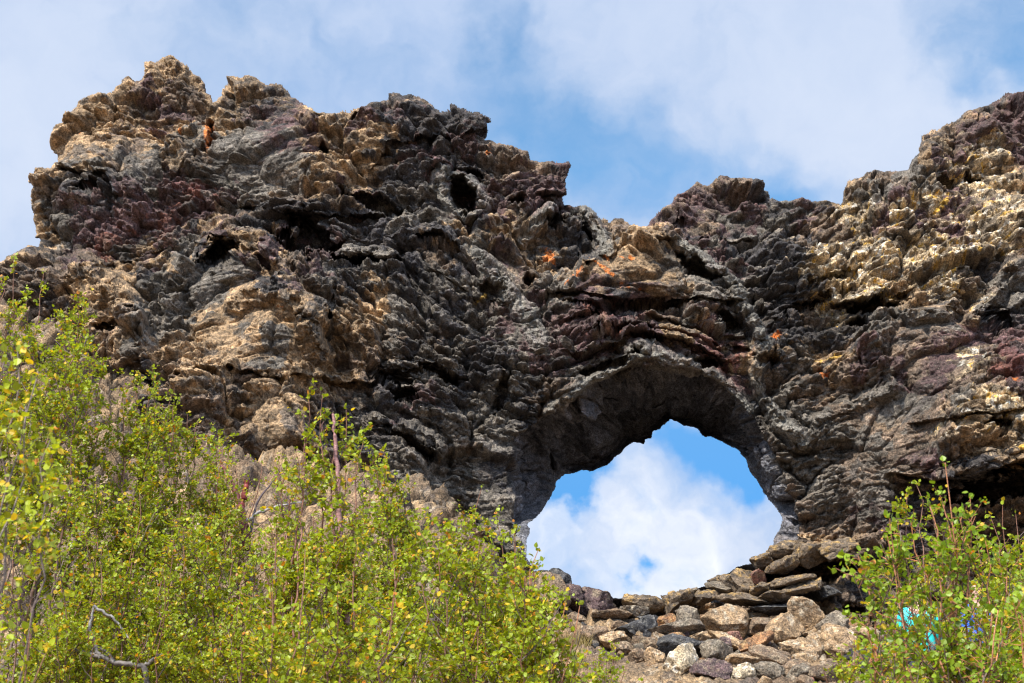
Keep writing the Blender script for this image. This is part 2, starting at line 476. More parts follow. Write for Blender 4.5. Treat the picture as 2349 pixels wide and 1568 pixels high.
PITS = [(1062,447,26,40,-32,1.6),(505,572,38,26,0,1.6),(487,580,30,18,-30,1.0),(712,545,58,34,18,1.6),(690,505,40,20,10,1.0),(835,603,58,12,4,1.4),(1602,614,42,16,22,1.2),
        (1275,505,26,18,-15,1.0),(745,340,11,16,-25,.9),(860,455,66,14,12,1.1),(1085,388,20,10,10,.9),(905,870,38,18,25,1.2),(925,905,34,22,15,1.2),(935,1012,60,12,28,.9),
        (1500,688,95,9,3,1.0),(1372,735,28,14,32,1.1),(1664,737,32,12,24,1.0),(1395,838,60,10,-18,1.0),(1612,832,32,12,5,1.0),(2000,702,46,13,-5,1.3),(1960,740,40,10,0,.8),
        (1850,1312,100,20,-10,1.8),(2320,1112,130,34,-10,1.9),(1960,1400,40,15,0,1.0),(2295,735,28,22,30,1.0),(210,430,26,9,-15,.8),(238,742,24,13,0,.9),(300,870,34,14,0,.8),
        (820,270,14,10,0,.7),(1000,560,50,10,10,.6),(1190,470,20,9,0,.5),(1345,560,14,40,-15,.7),(1130,670,20,30,-20,.5),(1850,700,60,14,-25,.8),(1760,830,30,12,0,.6),(2060,690,30,9,0,.6),
        (1900,640,60,12,-20,.6),(2180,400,30,12,0,.6),(2240,400,18,8,0,.7),(1560,500,22,9,0,.7),(1690,560,40,9,10,.5),(430,690,12,40,0,.4),(1000,850,40,14,20,.7),(1150,900,16,40,15,.5),
        (2290,970,26,9,-5,1.0),(1680,800,40,9,20,.5),(1430,760,60,7,-8,.6),(1330,700,40,8,8,.6),(1220,640,14,14,0,.5),(620,600,30,10,30,.4),(760,700,8,30,15,.5),(480,300,8,30,5,.5)]
FINS = [([(1262,945),(1325,893),(1400,852),(1452,812),(1480,803),(1540,832),(1600,838),(1655,870),(1690,905),(1712,940)],12,.45),
        ([(1555,555),(1600,590),(1650,610),(1690,650),(1700,700),(1738,745),(1748,800),(1736,860),(1760,910),(1790,970),(1840,1015)],13,.55),
        ([(1345,480),(1370,520),(1395,575)],12,.7),([(1262,478),(1238,508),(1200,545)],10,.5),([(1255,480),(1300,492)],8,.4),
        ([(1000,410),(1040,402),(1078,417)],9,.4),([(998,425),(1030,450),(1050,485),(1085,500),(1112,475),(1090,430)],11,.4),
        ([(1080,560),(1140,620),(1180,680),(1222,745),(1232,790)],18,.35),([(405,640),(450,570),(530,502),(585,520),(640,600)],16,.5),
        ([(540,690),(640,640),(700,720),(742,800)],20,.6),([(180,600),(262,660),(310,740),(315,800)],24,.7),([(100,630),(200,610)],20,.4),
        ([(1300,655),(1340,600),(1370,580)],10,.35),([(1480,805),(1400,770),(1330,800)],7,.35),([(1500,745),(1600,760),(1680,800)],6,.3),([(1290,760),(1400,735)],6,.25),
        ([(2040,690),(2100,720),(2170,715),(2200,690)],14,.4),([(2330,600),(2290,680),(2240,720)],20,.5),([(1880,960),(1950,930),(2060,880)],14,.3),
        ([(720,700),(800,760),(830,860)],18,.4),([(860,960),(960,1000),(1010,1030)],14,.6),([(760,590),(800,570),(900,585)],12,.5),([(280,330),(300,420)],14,.3),([(395,380),(470,300)],10,.3)]
LEDGES = [([(1260,660),(1350,672),(1450,682),(1560,680),(1690,690)],.55,26),([(1310,812),(1400,775),(1480,765),(1600,795),(1680,830)],.45,18),([(380,852),(520,842),(700,858),(860,870)],.5,24),
          ([(2060,1085),(2130,1098),(2230,1095),(2349,1050),(2450,1040)],1.1,40),([(130,390),(250,400),(260,440)],.5,20),([(560,470),(700,490),(900,470)],.5,24),([(1500,560),(1620,540)],.3,16),
          ([(1850,690),(1980,690),(2100,650)],.5,22),([(850,380),(900,330),(1120,290)],.45,26),([(1230,440),(1310,430)],.4,20),([(880,860),(960,840),(1050,860)],.5,20),([(1740,1245),(1850,1285),(1960,1290)],.7,22),
          ([(200,620),(420,540),(560,560)],.3,24),([(2100,970),(2349,930)],.4,26),([(1300,740),(1420,720),(1600,735),(1700,770)],.3,16),([(1000,620),(1150,700)],.25,20)]
SMOOTH = [(590,370,115,85),(610,735,165,95),(520,640,110,50),(255,690,70,95),(1500,625,200,42),(1140,1120,55,100),(2060,980,110,110),(2150,780,110,120),(640,955,70,80),(170,340,70,40),(1710,880,30,120),
          (300,345,60,50),(1380,640,70,40),(1180,690,40,110),(1050,450,60,60),(660,270,50,50),(2330,650,50,60),(1640,480,60,25),(2000,1100,70,90)]
RUBBLE = [(1850,620,150,140,1.0),(1050,800,170,140,1.0),(2150,620,260,160,.9),(1150,380,180,100,.8),(500,440,300,70,.9),(1480,760,200,80,.6)]


def ell(X, Y, px, py, rx, ry, rot=0):
    a = math.radians(rot); c, s = math.cos(a), math.sin(a)
    dx, dy = X - px, Y - py
    return np.sqrt(((dx*c + dy*s)/rx)**2 + ((-dx*s + dy*c)/ry)**2)


DEPTH = [(100,300,38.5),(100,500,37.8),(0,600,35.5),(60,650,34.8),(200,700,34.6),(300,560,37.2),(250,850,34.6),(0,900,32),(400,180,39.5),(600,200,39.3),(600,370,37.8),(500,450,38.2),(520,600,36.2),(650,720,34.9),(850,800,36.2),
         (900,250,39.2),(1000,400,38.2),(1250,420,38.6),(900,600,37.6),(1080,700,37.4),(1350,500,38.8),(1400,620,37.2),(1600,640,37.2),(1500,780,36.9),(1660,450,39.3),(1900,450,39),(1850,700,37.2),(2100,500,37.2),
         (2300,300,38.2),(2200,700,35.2),(2349,600,35.5),(2100,850,35.3),(1760,900,37.2),(1900,1000,36.8),(2050,1020,35.5),(2250,980,33.6),(2349,950,33.0),(2300,1250,36),(1150,950,37.2),(1120,1150,37),(1000,1000,36.2),(850,950,36),
         (650,950,34.4),(400,950,33.0),(700,1100,34.5),(900,1150,35.0),(1100,1300,35.6),(1200,1420,36.4),(1500,1450,37.8),(1850,1250,37.0),(1900,1400,36.4),(2200,1450,35.6),(300,1400,33.5),(700,1500,34.5),(1300,1600,36.5),(1900,1600,36.3),(2400,1600,35),(0,1500,32),
         (1800,1130,37.4),(1700,1380,37.6)]


def base_depth(X, Y):
    num = 0; den = 0
    for px, py, d in DEPTH:
        w = 1.0/(((X-px)**2 + (Y-py)**2)/10000.0 + .25)**2
        num = num + w*d; den = den + w
    return num/den


def build_wall():
    xs = np.arange(-240, 2600, STEP, dtype=np.float32)
    ys = np.arange(40, 1620, STEP, dtype=np.float32)
    X, Y = np.meshgrid(xs, ys)
    sh = X.shape
    flat = np.stack([X.ravel(), np.zeros(X.size, np.float32), Y.ravel()], 1)
    # craggy outline
    ox = fbm(flat, 1/70, 5, .55, 3.1).reshape(sh)*13
    oy = fbm(flat, 1/70, 5, .55, 33.1).reshape(sh)*11
    w1 = blur2(ox, 2)
    near_h = sm(140, 40, np.abs(ell(X, Y, 1500, 1180, 300, 210) - 1)*200)
    k = 1 - .85*near_h
    Xn, Yn = X + ox*k, Y + oy*k
    dsky = seg_dist(Xn, Yn, SKYLINE); ins = inside(Xn, Yn, SKYPOLY)
    dsky = np.where(ins, -dsky, dsky)
    dh = seg_dist(Xn, Yn, HOLE, True); inh = inside(Xn, Yn, HOLE)
    dh = np.where(inh, -dh, dh)
    D = np.minimum(dsky, dh)
    keep = D > 0
    # front rim of the tunnel
    wob = ox*.9
    drim = seg_dist(X + wob, Y + oy*.9, RIM, True); inr = inside(X + wob, Y + oy*.9, RIM)
    Yd = base_depth(X, Y)
    # crest rolls away from the viewer
    R = 45.0
    t = np.clip(1 - dsky/R, 0, 1)
    Yd = Yd + .8*(1 - np.sqrt(np.clip(1 - t*t, 0, 1)))
    # tunnel
    q = np.where(inr, drim/(drim + np.maximum(dh, 0) + 1e-3), 0)
    upper = sm(1330, 1230, Y)
    band = blur2(sm(20, 120, drim + np.maximum(dh, 0)), 8)
    tun = (6.0*upper + 2.0*(1-upper))*(q**.85)*band
    Yd = Yd + tun
    insT = sm(0.02, .12, q)
    # second lip: the roof of the tunnel steps up behind the front rim
    lip = np.array([(1300,905),(1321,886),(1326,934),(1352,946),(1389,905),(1473,907),(1507,924),(1545,953),(1609,930),(1673,944),(1707,991),(1722,1050)], np.float32)
    ly = np.interp(X[0], lip[:, 0], lip[:, 1])[None, :] + ox*.5
    Yd = Yd + 1.1*sm(-2, 7, Y - ly)*sm(1290, 1330, X)*sm(1735, 1700, X)*insT*sm(0, 14, dh)
    fac, _ = blocks(flat, (1/75, 1, 1/48), 77.7, 1.2, .10, .3)
    Yd = Yd - .55*fac.reshape(sh)*insT*sm(0, 30, dh)
    # hand placed hollows, fins and ledges
    nz = fbm(flat, 1/26, 4, .6, 63.1).reshape(sh)
    cw, _ = blocks(flat, (1/30, 1, 1/22), 13.7, 1.2, .1, .2); cw = cw.reshape(sh)
    for px, py, rx, ry, rot, dep in PITS:
        e = ell(X + ox*1.3, Y + oy*1.3, px, py, rx, ry, rot) + nz*.75 + cw*.35
        Yd = Yd + dep*sm(1.15, .55, e) - .05*np.exp(-((e-1.45)/.25)**2)
    finm = np.zeros(sh, np.float32)
    for poly, w, h in FINS:
        x0 = min(a for a, b in poly)-90; x1 = max(a for a, b in poly)+90; y0 = min(b for a, b in poly)-90; y1 = max(b for a, b in poly)+90
        j0, j1 = np.searchsorted(xs, [x0, x1]); i0, i1 = np.searchsorted(ys, [y0, y1])
        sl = (slice(i0, i1), slice(j0, j1))
        d = seg_dist(X[sl] + ox[sl]*.6, Y[sl] + oy[sl]*.6, poly)
        mod = np.clip(.80 + .9*nz[sl] + .4*cw[sl], .25, 1.3)
        Yd[sl] -= h*.8*mod*sm(1.5*w, .5*w, d)
        Yd[sl] += .5*h*np.exp(-((d - 2.1*w)/(.6*w))**2)
        finm[sl] = np.maximum(finm[sl], sm(1.5*w, .9*w, d))
    for poly, h, L in LEDGES:
        pts = np.array(poly, np.float32)
        yy = np.interp(X[0], pts[:, 0], pts[:, 1])[None, :] + ox*.9
        fx = sm(pts[0, 0]-30, pts[0, 0]+20, X)*sm(pts[-1, 0]+30, pts[-1, 0]-20, X)
        s = Y - yy
        up = np.exp(np.minimum(s, 0)/(2.2*L))*(s <= 0)
        dn = np.exp(-np.maximum(s - 4, 0)/L)*(s > 0)*sm(0, 4, s)
        Yd = Yd - h*.55*up*fx + h*.8*dn*fx - h*.55*(1-sm(0, 4, s))*(s > 0)*fx
    smth = np.zeros(sh, np.float32)
    for px, py, rx, ry in SMOOTH:
        smth = np.maximum(smth, sm(1.25, .75, ell(X + ox*1.5, Y + oy*1.5, px, py, rx, ry)))
    smth = np.maximum(smth, finm*.8)
    rub = np.full(sh, .55, np.float32)
    for px, py, rx, ry, a in RUBBLE:
        rub = np.maximum(rub, a*sm(1.3, .7, ell(X, Y, px, py, rx, ry)))
    # to world
    sx_ = (X - 1174.5)/FPX; ty_ = -(Y - 784.0)/FPX
    dy = math.cos(PITCH) - ty_*math.sin(PITCH); dz = math.sin(PITCH) + ty_*math.cos(PITCH)
    kk = Yd/dy
    P = np.stack([sx_*kk, Yd, CAMZ + dz*kk], 2).astype(np.float32)
    # ---- block relief
    p0 = P.reshape(-1, 3).copy()
    warp = np.stack([fbm(p0, .5, 3, .5, o) for o in (5., 55., 105.)], 1)*.40
    pw = p0 + warp
    bend = gn(p0, .13, 3.3)*1.6 + gn(p0, .33, 8.3)*.5
    pw[:, 2] += bend; ps = p0 + warp*.5; ps[:, 2] += bend
    # layers dip gently, follow the arch above the tunnel
    Ps = P.copy()
    for c in range(3): Ps[:, :, c] = blur2(P[:, :, c], 16)
    N0 = grid_normals(Ps)
    if N0[100, 100, 1] > 0: N0 = -N0
    sm_ = smth.ravel(); iT = insT.ravel(); rb = rub.ravel()
    it3 = insT[:, :, None]; N0 = N0*(.4 + 1.2*it3) + np.array((0, -1, .05), np.float32)*(1 - .9*it3); N0[:, :, 2] = np.clip(N0[:, :, 2], -.25 - 3*insT, .12 + 3*insT); N0 /= np.linalg.norm(N0, axis=2, keepdims=True)
    A, hA = blocks(pw, (.42, .42, .62), 1.7, 1.0, .10, .45)
    B, hB = blocks(pw, (.85, .9, 1.9), 21.3, 1.0, .13, .45)
    B2, hB2 = blocks(ps, (.6, .8, 1.1), 171.3, 1.1, .10, .3)
    B = np.maximum(B, B2 - .12)
    Cc, hC = blocks(ps, (1.9, 2.0, 4.4), 61.9, .8, .18, .5)
    Dd, hD = blocks(ps, (4.8, 5.0, 9.5), 91.9, .8, .25, .5)
    # saw tooth layers: overhanging lips
    ph = pw[:, 2]*1.15 + fbm(p0, .35, 3, .5, 77.)*1.3 - pw[:, 0]*.12
    saw = ph - np.floor(ph)
    layer = (np.where(saw < .2, saw/.2, 1 - (saw-.2)/.8) - .5)      # abrupt undercut at the bottom of each layer
    rough = (1 - .72*sm_)
    h = .60*A*(.55 + .45*rough) + (.34*B)*(.05 + .95*rough) + .22*Cc*rough*(.55 + .75*rb) + .095*Dd*rough*(.5 + rb)
    h = h + layer*.30*rough*sm(-.25, .25, fbm(p0, .22, 2, .5, 9.))
    rid = fbm(p0, .9, 3, .55, 41., True)
    h = h + .07*rid*rough
    vt, _ = blocks(p0, (.55, .30, .75), 141.7, 1.2, .08, .25)
    vt2, _ = blocks(p0, (1.3, .6, 1.7), 241.7, 1.2, .1, .3)
    h = h*(1 - .6*iT) + iT*(.55*vt + .22*vt2)
    edge = sm(0, 16, D.ravel())
    h = h*(.35 + .65*edge)*(1 - .85*np.exp(-np.maximum(dh, 0)/20).ravel())
    lim = .0045*np.maximum(dh, 0).ravel()
    h = np.where(iT > .05, np.minimum(h, lim), h)
    h2 = .5*blur2(h.reshape(sh), 1) + .5*h.reshape(sh)
    P = P + N0*h2[:, :, None]
    # ---- fine relief along the new normals
    Ps = P.copy()
    for c in range(3): Ps[:, :, c] = blur2(P[:, :, c], 4)
    N1 = grid_normals(Ps)
    N1 = np.where((N1*N0).sum(2, keepdims=True) < 0, -N1, N1)
    N1 = N1*(.8 + it3) + np.array((0, -1, 0), np.float32)*(1 - .8*it3); N1 /= np.linalg.norm(N1, axis=2, keepdims=True)
    p1 = P.reshape(-1, 3)
    f = fbm(p1, 3.2, 4, .6, 12.)*.085*(.35 + .90*rough) + fbm(p1, 1.6, 2, .5, 15., True)*.05*rough
    pit = np.maximum(0, fbm(p1, 5.5, 2, .5, 71.) - .12)
    f = f - pit*.30*(.4 + .6*rough)
    f = f*(.3 + .7*edge)
    P = P + N1*f.reshape(sh)[:, :, None]
    # ---- colour of the stone
    pn = p0
    r1 = RND[hA]; r2 = RND[hB]; r3 = RND[hC]
    wx = fbm(pn, .9, 4, .6, 201.); wy = fbm(pn, .9, 4, .6, 231.)
    pxx, pyy = X.ravel(), Y.ravel()
    r4 = RND[hD]
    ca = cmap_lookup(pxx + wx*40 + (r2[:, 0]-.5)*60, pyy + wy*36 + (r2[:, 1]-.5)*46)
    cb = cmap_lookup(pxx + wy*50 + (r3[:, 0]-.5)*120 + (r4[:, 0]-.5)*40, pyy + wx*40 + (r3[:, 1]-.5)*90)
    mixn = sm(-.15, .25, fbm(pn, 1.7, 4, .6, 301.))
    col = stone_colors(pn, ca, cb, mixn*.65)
    n4 = fbm(pn, 2.4, 4, .6, 341.)
    # a tan crust grows in patches over every kind of stone except where it is clean black
    crust = sm(.12, .34, n4 + .10*(N1.reshape(-1, 3)[:, 2]))
    tanA = np.isin(ca, [0, 1, 6]).astype(np.float32)
    col = col*(1 - (crust*(.10 + .28*tanA))[:, None]) + np.array(PAL['t'], np.float32)*(crust*(.10 + .28*tanA))[:, None]
    # bare black patches inside the tan areas
    bare = sm(.16, .30, fbm(pn, 1.2, 4, .6, 361.))*np.isin(ca, [0, 1])
    col = col*(1 - (.72*bare)[:, None]) + np.array((.05, .047, .045), np.float32)*(.72*bare)[:, None]
    # pale and mustard lichen in the 'w' areas
    isw = (ca == 6)
    n5 = fbm(pn, 4.5, 3, .6, 401.)
    col = np.where((isw & (n5 > .22))[:, None], np.array((.62, .56, .46), np.float32), col)
    col = np.where((isw & (n5 < -.26))[:, None], np.array((.50, .29, .045), np.float32), col)
    col = np.where((isw & (fbm(pn, 1.9, 3, .6, 431.) < -.10))[:, None], np.array((.13, .095, .06), np.float32), col)
    # per block value change
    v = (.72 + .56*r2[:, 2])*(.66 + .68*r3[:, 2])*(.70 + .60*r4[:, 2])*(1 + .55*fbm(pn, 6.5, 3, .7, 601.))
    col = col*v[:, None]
    # orange lichen: a few named patches
    for px, py, rx, ry, rot in [(472,312,7,34,0),(468,285,14,6,0),(410,292,6,4,0),(1258,572,14,20,-20),(1322,622,34,6,-48),(1372,608,22,5,30),(1400,632,22,4,30),(1448,594,30,6,-10),(1390,592,6,8,0),
                                (85,408,8,5,0),(1778,776,16,9,-20),(1395,600,5,7,0),(1235,352,10,5,0),(1120,350,12,8,0),(180,300,6,4,0),(1420,655,40,3,5),(2335,862,10,5,0),(2170,455,20,6,-30),
                                (1905,820,34,6,-8),(1885,858,10,16,0),(1100,680,20,4,-20),(760,250,26,4,-5),(260,255,6,3,0),(640,700,8,3,0)]:
        e = ell(pxx, pyy, px, py, rx, ry, rot) + fbm(pn, 3.0, 4, .75, 501.)*2.4 + .15
        mk = sm(.95, .6, e)*.85
        oc = np.array(PAL['o'] if py != 820 and py != 455 and py != 680 else PAL['y'], np.float32)
        col = col*(1-mk[:, None]) + oc*mk[:, None]
    for px, py, rx, ry, rot in [(1700,800,10,34,-12),(1682,880,16,22,-20),(2320,820,40,16,40),(1440,725,50,9,10),(440,425,50,12,0),(1590,770,80,7,10)]:
        e = ell(pxx, pyy, px, py, rx, ry, rot) + fbm(pn, 2.5, 3, .7, 541.)*.9
        mk = sm(1.1, .7, e)*.75
        col = col*(1-mk[:, None]) + np.array((.14, .055, .05), np.float32)*mk[:, None]
    for poly, w in [(FINS[0][0], 14), (FINS[1][0], 13), (FINS[2][0], 12), (FINS[3][0], 11), (FINS[7][0], 22), (FINS[6][0], 14), (FINS[5][0], 12)]:
        d = seg_dist(X + ox*.6, Y + oy*.6, poly).ravel()
        mk = sm(w*1.5, w*.7, d + fbm(pn, 3.0, 2, .5, 571.)*10)*.55
        col = col*(1-mk[:, None]) + (np.array((.205, .192, .162), np.float32)*(.8+.4*r3[:, 2:3]))*mk[:, None]
    # inside of the tunnel: stone with a bluish veil of light painted into its colour
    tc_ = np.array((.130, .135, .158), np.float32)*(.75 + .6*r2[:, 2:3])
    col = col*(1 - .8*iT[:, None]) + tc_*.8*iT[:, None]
    col = col*.88 + .12*np.array((.115, .092, .070), np.float32)*(.5 + 1.1*r3[:, 1:2]*(.4 + 1.2*r4[:, 1:2]))
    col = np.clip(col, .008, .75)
    # ---- mesh: front sheet, back sheet, walls between
    T = (.35 + 5.0*sm(0, 120, D) + 2.5*sm(60, 300, dsky))
    T = np.where(inr, np.minimum(T, .35 + .03*np.maximum(dh, 0)), T)
    Bk = P.copy()
    bw = base_depth(X, Y)
    Bk[:, :, 0] += T*sx_/dy; Bk[:, :, 1] += T; Bk[:, :, 2] += T*(dz/dy)       # the wall splays open towards the back
    idx = -np.ones(sh, np.int64)
    idx[keep] = np.arange(keep.sum())
    nV = int(keep.sum())
    cell = keep[:-1, :-1] & keep[1:, :-1] & keep[:-1, 1:] & keep[1:, 1:]
    a = idx[:-1, :-1]; b = idx[:-1, 1:]; c = idx[1:, 1:]; d = idx[1:, :-1]
    F = np.stack([a[cell], d[cell], c[cell], b[cell]], 1)
    FB = np.stack([a[cell], b[cell], c[cell], d[cell]], 1) + nV
    side = []
    pad = np.zeros((cell.shape[0]+2, cell.shape[1]+2), bool); pad[1:-1, 1:-1] = cell
    def sideq(nb, u, v):
        m = cell & ~nb
        side.append(np.stack([u[m], v[m], v[m]+nV, u[m]+nV], 1))
    sideq(pad[:-2, 1:-1], a, b); sideq(pad[2:, 1:-1], c, d); sideq(pad[1:-1, :-2], d, a); sideq(pad[1:-1, 2:], b, c)
    faces = np.concatenate([F, FB] + side)
    verts = np.concatenate([P[keep], Bk[keep]])
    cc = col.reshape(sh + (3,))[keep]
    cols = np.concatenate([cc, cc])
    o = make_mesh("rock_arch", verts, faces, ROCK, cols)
    tag(o, "huge dark lava rock wall with craggy crest and a round sky-filled hole", "rock arch")
    return P, xs, ys


WALLP, WXS, WYS = build_wall()


def wall_point(px, py):
    j = int(np.clip(round((px - WXS[0])/STEP), 0, len(WXS)-1)); i = int(np.clip(round((py - WYS[0])/STEP), 0, len(WYS)-1))
    return Vector(WALLP[i, j].tolist())


# ------------------------------------------------------------------ ground
FOOTX = [-60, -16, -13, -10.2, -8, -5.2, -3.6, -1.9, .4, 1.6, 3.6, 8, 13, 60]
FOOTZ = [9, 14.5, 14.6, 12.6, 10.9, 10.2, 9.9, 9.0, 7.1, 6.3, 5.9, 5.9, 5.9, 6]
LOWY = [-400, 0, 8, 19, 29, 36, 39, 46, 80, 3000]
RIGHTZ = [-1, 0, .5, 2.6, 3.55, 5.9, 6.3, 4.0, 1.0, -20]


def ground_z(x, y):
    x = np.asarray(x, np.float64); y = np.asarray(y, np.float64)
    zf = np.interp(x, FOOTX, FOOTZ)
    zr = np.interp(y, LOWY, RIGHTZ)
    left = sm(2.0, -2.0, x)
    zl = np.interp(y, [-400, 0, 8, 14, 36, 39, 46, 80, 3000], [0, 0, 0, 0, 1, 1.0, .2, 0, 0])*(zf - 1.4) + np.interp(y, [-400, 0, 8, 14, 36, 39, 46, 80, 3000], [-1, 0, .5, 1.5, 1.4, 1.4, 1, 0, -20])
    return zr*(1-left) + np.maximum(zl, zr*.9)*left


def gz(x, y):
    return float(ground_z(x, y))


def hit(px, py):
    dx, dy, dz = px_dir(px, py)
    Y = 12.0
    while Y < 39:
        k = Y/dy
        if CAMZ + dz*k < gz(dx*k, Y): break
        Y += .05
    return at(px, py, Y)


def build_ground():
    def axis(lo, hi, step, far):
        core = np.arange(lo, hi + step, step)
        out = [core]
        s = step; e = hi; r = []
        while e < far:
            s *= 1.22; e += s; r.append(e)
        s = step; e = lo; l = []
        while e > -far:
            s *= 1.22; e -= s; l.append(e)
        return np.concatenate([np.array(l[::-1]), core, np.array(r)])
    gx = axis(-14.5, 14.5, .055, 2500)
    gy = axis(17.0, 38.0, .075, 2500)
    X, Y = np.meshgrid(gx, gy)
    Z = ground_z(X, Y)
    for _ in range(1): Z = Z.astype(np.float32)
    core = (sm(-20, -14, X)*sm(20, 14, X)*sm(9, 15, Y)*sm(44, 38, Y)).astype(np.float32)
    P = np.stack([X, Y, Z], 2).astype(np.float32)
    p = P.reshape(-1, 3); c = core.ravel()
    left = sm(3.2, .3, X).ravel().astype(np.float32)
    big = fbm(p, .25, 3, .5, 3.)
    warp = np.stack([fbm(p, .8, 2, .5, o) for o in (5., 55., 105.)], 1)*.4
    B, hB = blocks(p + warp*.6, (.7, .7, .8), 5., .9, .10, .3)
    C, hC = blocks(p + warp, (2.4, 2.4, 2.8), 35., .9, .2, .5)
    D, hD = blocks(p + warp, (6.5, 6.5, 7), 55., .9, .3, .5)
    h = big*.5 + (.10 + .42*left)*B + (.06 + .18*left)*C + .07*D + .16*left*fbm(p, .8, 4, .55, 91., True) + fbm(p, 4, 3, .6, 81.)*.04
    P = P.copy(); n = grid_normals(P); n = np.where(n[:, :, 2:] < 0, -n, n)
    P = P + n*(h*c).reshape(X.shape)[:, :, None]
    r = RND[hC]
    soil = np.array((.155, .105, .062), np.float32); crust = np.array((.30, .195, .10), np.float32); dark = np.array((.06, .05, .046), np.float32)
    pale = np.array((.36, .30, .22), np.float32)
    m = sm(-.15, .25, fbm(p, 1.1, 4, .6, 111.))[:, None]
    col = soil*(1-m) + crust*m*(.6+.6*r[:, 2:3]) + 0
    m2 = (sm(.12, .3, fbm(p, 2.2, 4, .6, 141.)))[:, None]*.7
    col = col*(1-m2) + dark*m2
    m3 = (sm(.2, .4, fbm(p, 4.2, 3, .6, 171.)))[:, None]*.6
    col = col*(1-m3) + pale*m3
    a = (sm(.1, .3, gn(p, .5, 3.))*.15)[:, None]
    col = col*(1-a) + np.array((.12, .055, .04), np.float32)*a
    nx, ny = len(gx), len(gy)
    i = np.arange((ny-1)*(nx-1)); r_ = i//(nx-1); q = i % (nx-1); s = r_*nx + q
    F = np.stack([s, s+1, s+nx+1, s+nx], 1)
    o = make_mesh("ground", P.reshape(-1, 3), F, SOIL, col)
    o["kind"] = "structure"
    return o


build_ground()

# ------------------------------------------------------------------ boulders
_ico = {}


def ico(sub):
    if sub not in _ico:
        import bmesh
        bm = bmesh.new(); bmesh.ops.create_icosphere(bm, subdivisions=sub, radius=1)
        v = np.array([x.co[:] for x in bm.verts], np.float32); f = np.array([[a.index for a in g.verts] for g in bm.faces], np.int32)
        bm.free(); _ico[sub] = (v, f)
    return _ico[sub]


BTYPE = {
    'tan': ((.33, .215, .115), (.16, .11, .07), (.44, .37, .27)), 'brown': ((.19, .125, .075), (.08, .06, .05), (.30, .23, .15)),
    'dark': ((.055, .053, .054), (.03, .03, .032), (.14, .13, .115)), 'grey': ((.18, .14, .098), (.07, .065, .06), (.26, .22, .16)),
    'white': ((.44, .35, .23), (.30, .21, .11), (.66, .62, .55)), 'orange': ((.25, .125, .055), (.08, .055, .045), (.34, .22, .10)),
    'maroon': ((.10, .062, .060), (.05, .036, .036), (.24, .18, .12)), 'slab': ((.15, .108, .070), (.055, .046, .040), (.36, .22, .07)),
    'red': ((.22, .10, .07), (.10, .05, .04), (.30, .2, .13))}


def boulder(name, loc, w, hgt, dep, rot, kind, seed, sub=5, label=None, cat="boulder", group=None, rough=1.0):
    rs = np.random.default_rng(seed)
    v, f = ico(sub); v = v.copy()
    # facets from random cutting planes
    for k in range(9):
        n = rs.normal(size=3); n /= np.linalg.norm(n); d = rs.uniform(.42, .80)
        s = v@n.astype(np.float32)
        ov = np.maximum(s - d, 0)
        v = v - (ov*1.0)[:, None]*n.astype(np.float32)
    v /= np.abs(v).max(0)
    size = np.array([w/2, dep/2, hgt/2], np.float32)
    q = v*size
    nn = v/np.linalg.norm(v, axis=1)[:, None]
    off = seed*3.7 % 200
    s0 = float(size.mean())
    f1 = fbm(q, 1.3/s0, 3, .55, off)*.055*s0 + fbm(q, 4.5/s0, 4, .6, off+9, True)*.035*s0*rough
    B, hb = blocks(q, (1.5/s0,)*3, off, .9, .10, .3)
    Cb, hc = blocks(q, (4.2/s0,)*3, off+50, .8, .2, .5)
    f1 = f1 + B*.06*s0*rough + Cb*.025*s0*rough - np.maximum(0, fbm(q, 6.5, 2, .6, off+70)-.12)*.12
    q = q + nn*f1[:, None]
    a, b, c = [np.array(x, np.float32) for x in BTYPE[kind]]
    m = sm(-.1, .3, fbm(q, 1.6/s0, 4, .6, off+20))[:, None]
    col = a*(1-m*.6) + b*m*.6
    m = sm(.12, .32, fbm(q, 2.6/s0, 4, .65, off+33) + .12*nn[:, 2])[:, None]*.75
    col = col*(1-m) + c*m
    col = col*(.8 + .4*RND[hb][:, 2:3])
    R = Euler(rot).to_matrix()
    q = q@np.array(R, np.float32).T
    o = make_mesh(name, q, f, BOULD, col, nper=3)
    o.location = loc
    tag(o, label, cat, group)
    return o


def put(px, py, wpx, hpx, kind, label, rot=0, Y=None, dep=None, sub=5, seed=None, name="boulder", cat="boulder", group=None, sink=.0, rough=1.0):
    p = hit(px, py + hpx*.30) if Y is None else at(px, py, Y)
    Yy = p.y
    s = Yy/px_dir(px, py)[1]/FPX
    w, h = wpx*s*1.34, hpx*s*1.34
    d = dep or .5*(w + h)
    if Y is None: Yy -= .12*d
    p = at(px, py, Yy)
    seed = seed if seed is not None else int(px*31 + py*17)
    rs = random.Random(seed)
    BOUT.append((px, py, label))
    return boulder(name, p, w, h, d, (rs.uniform(-.15, .15), math.radians(rot), rs.uniform(-.25, .25)), kind, seed, sub, label, cat, group, rough)


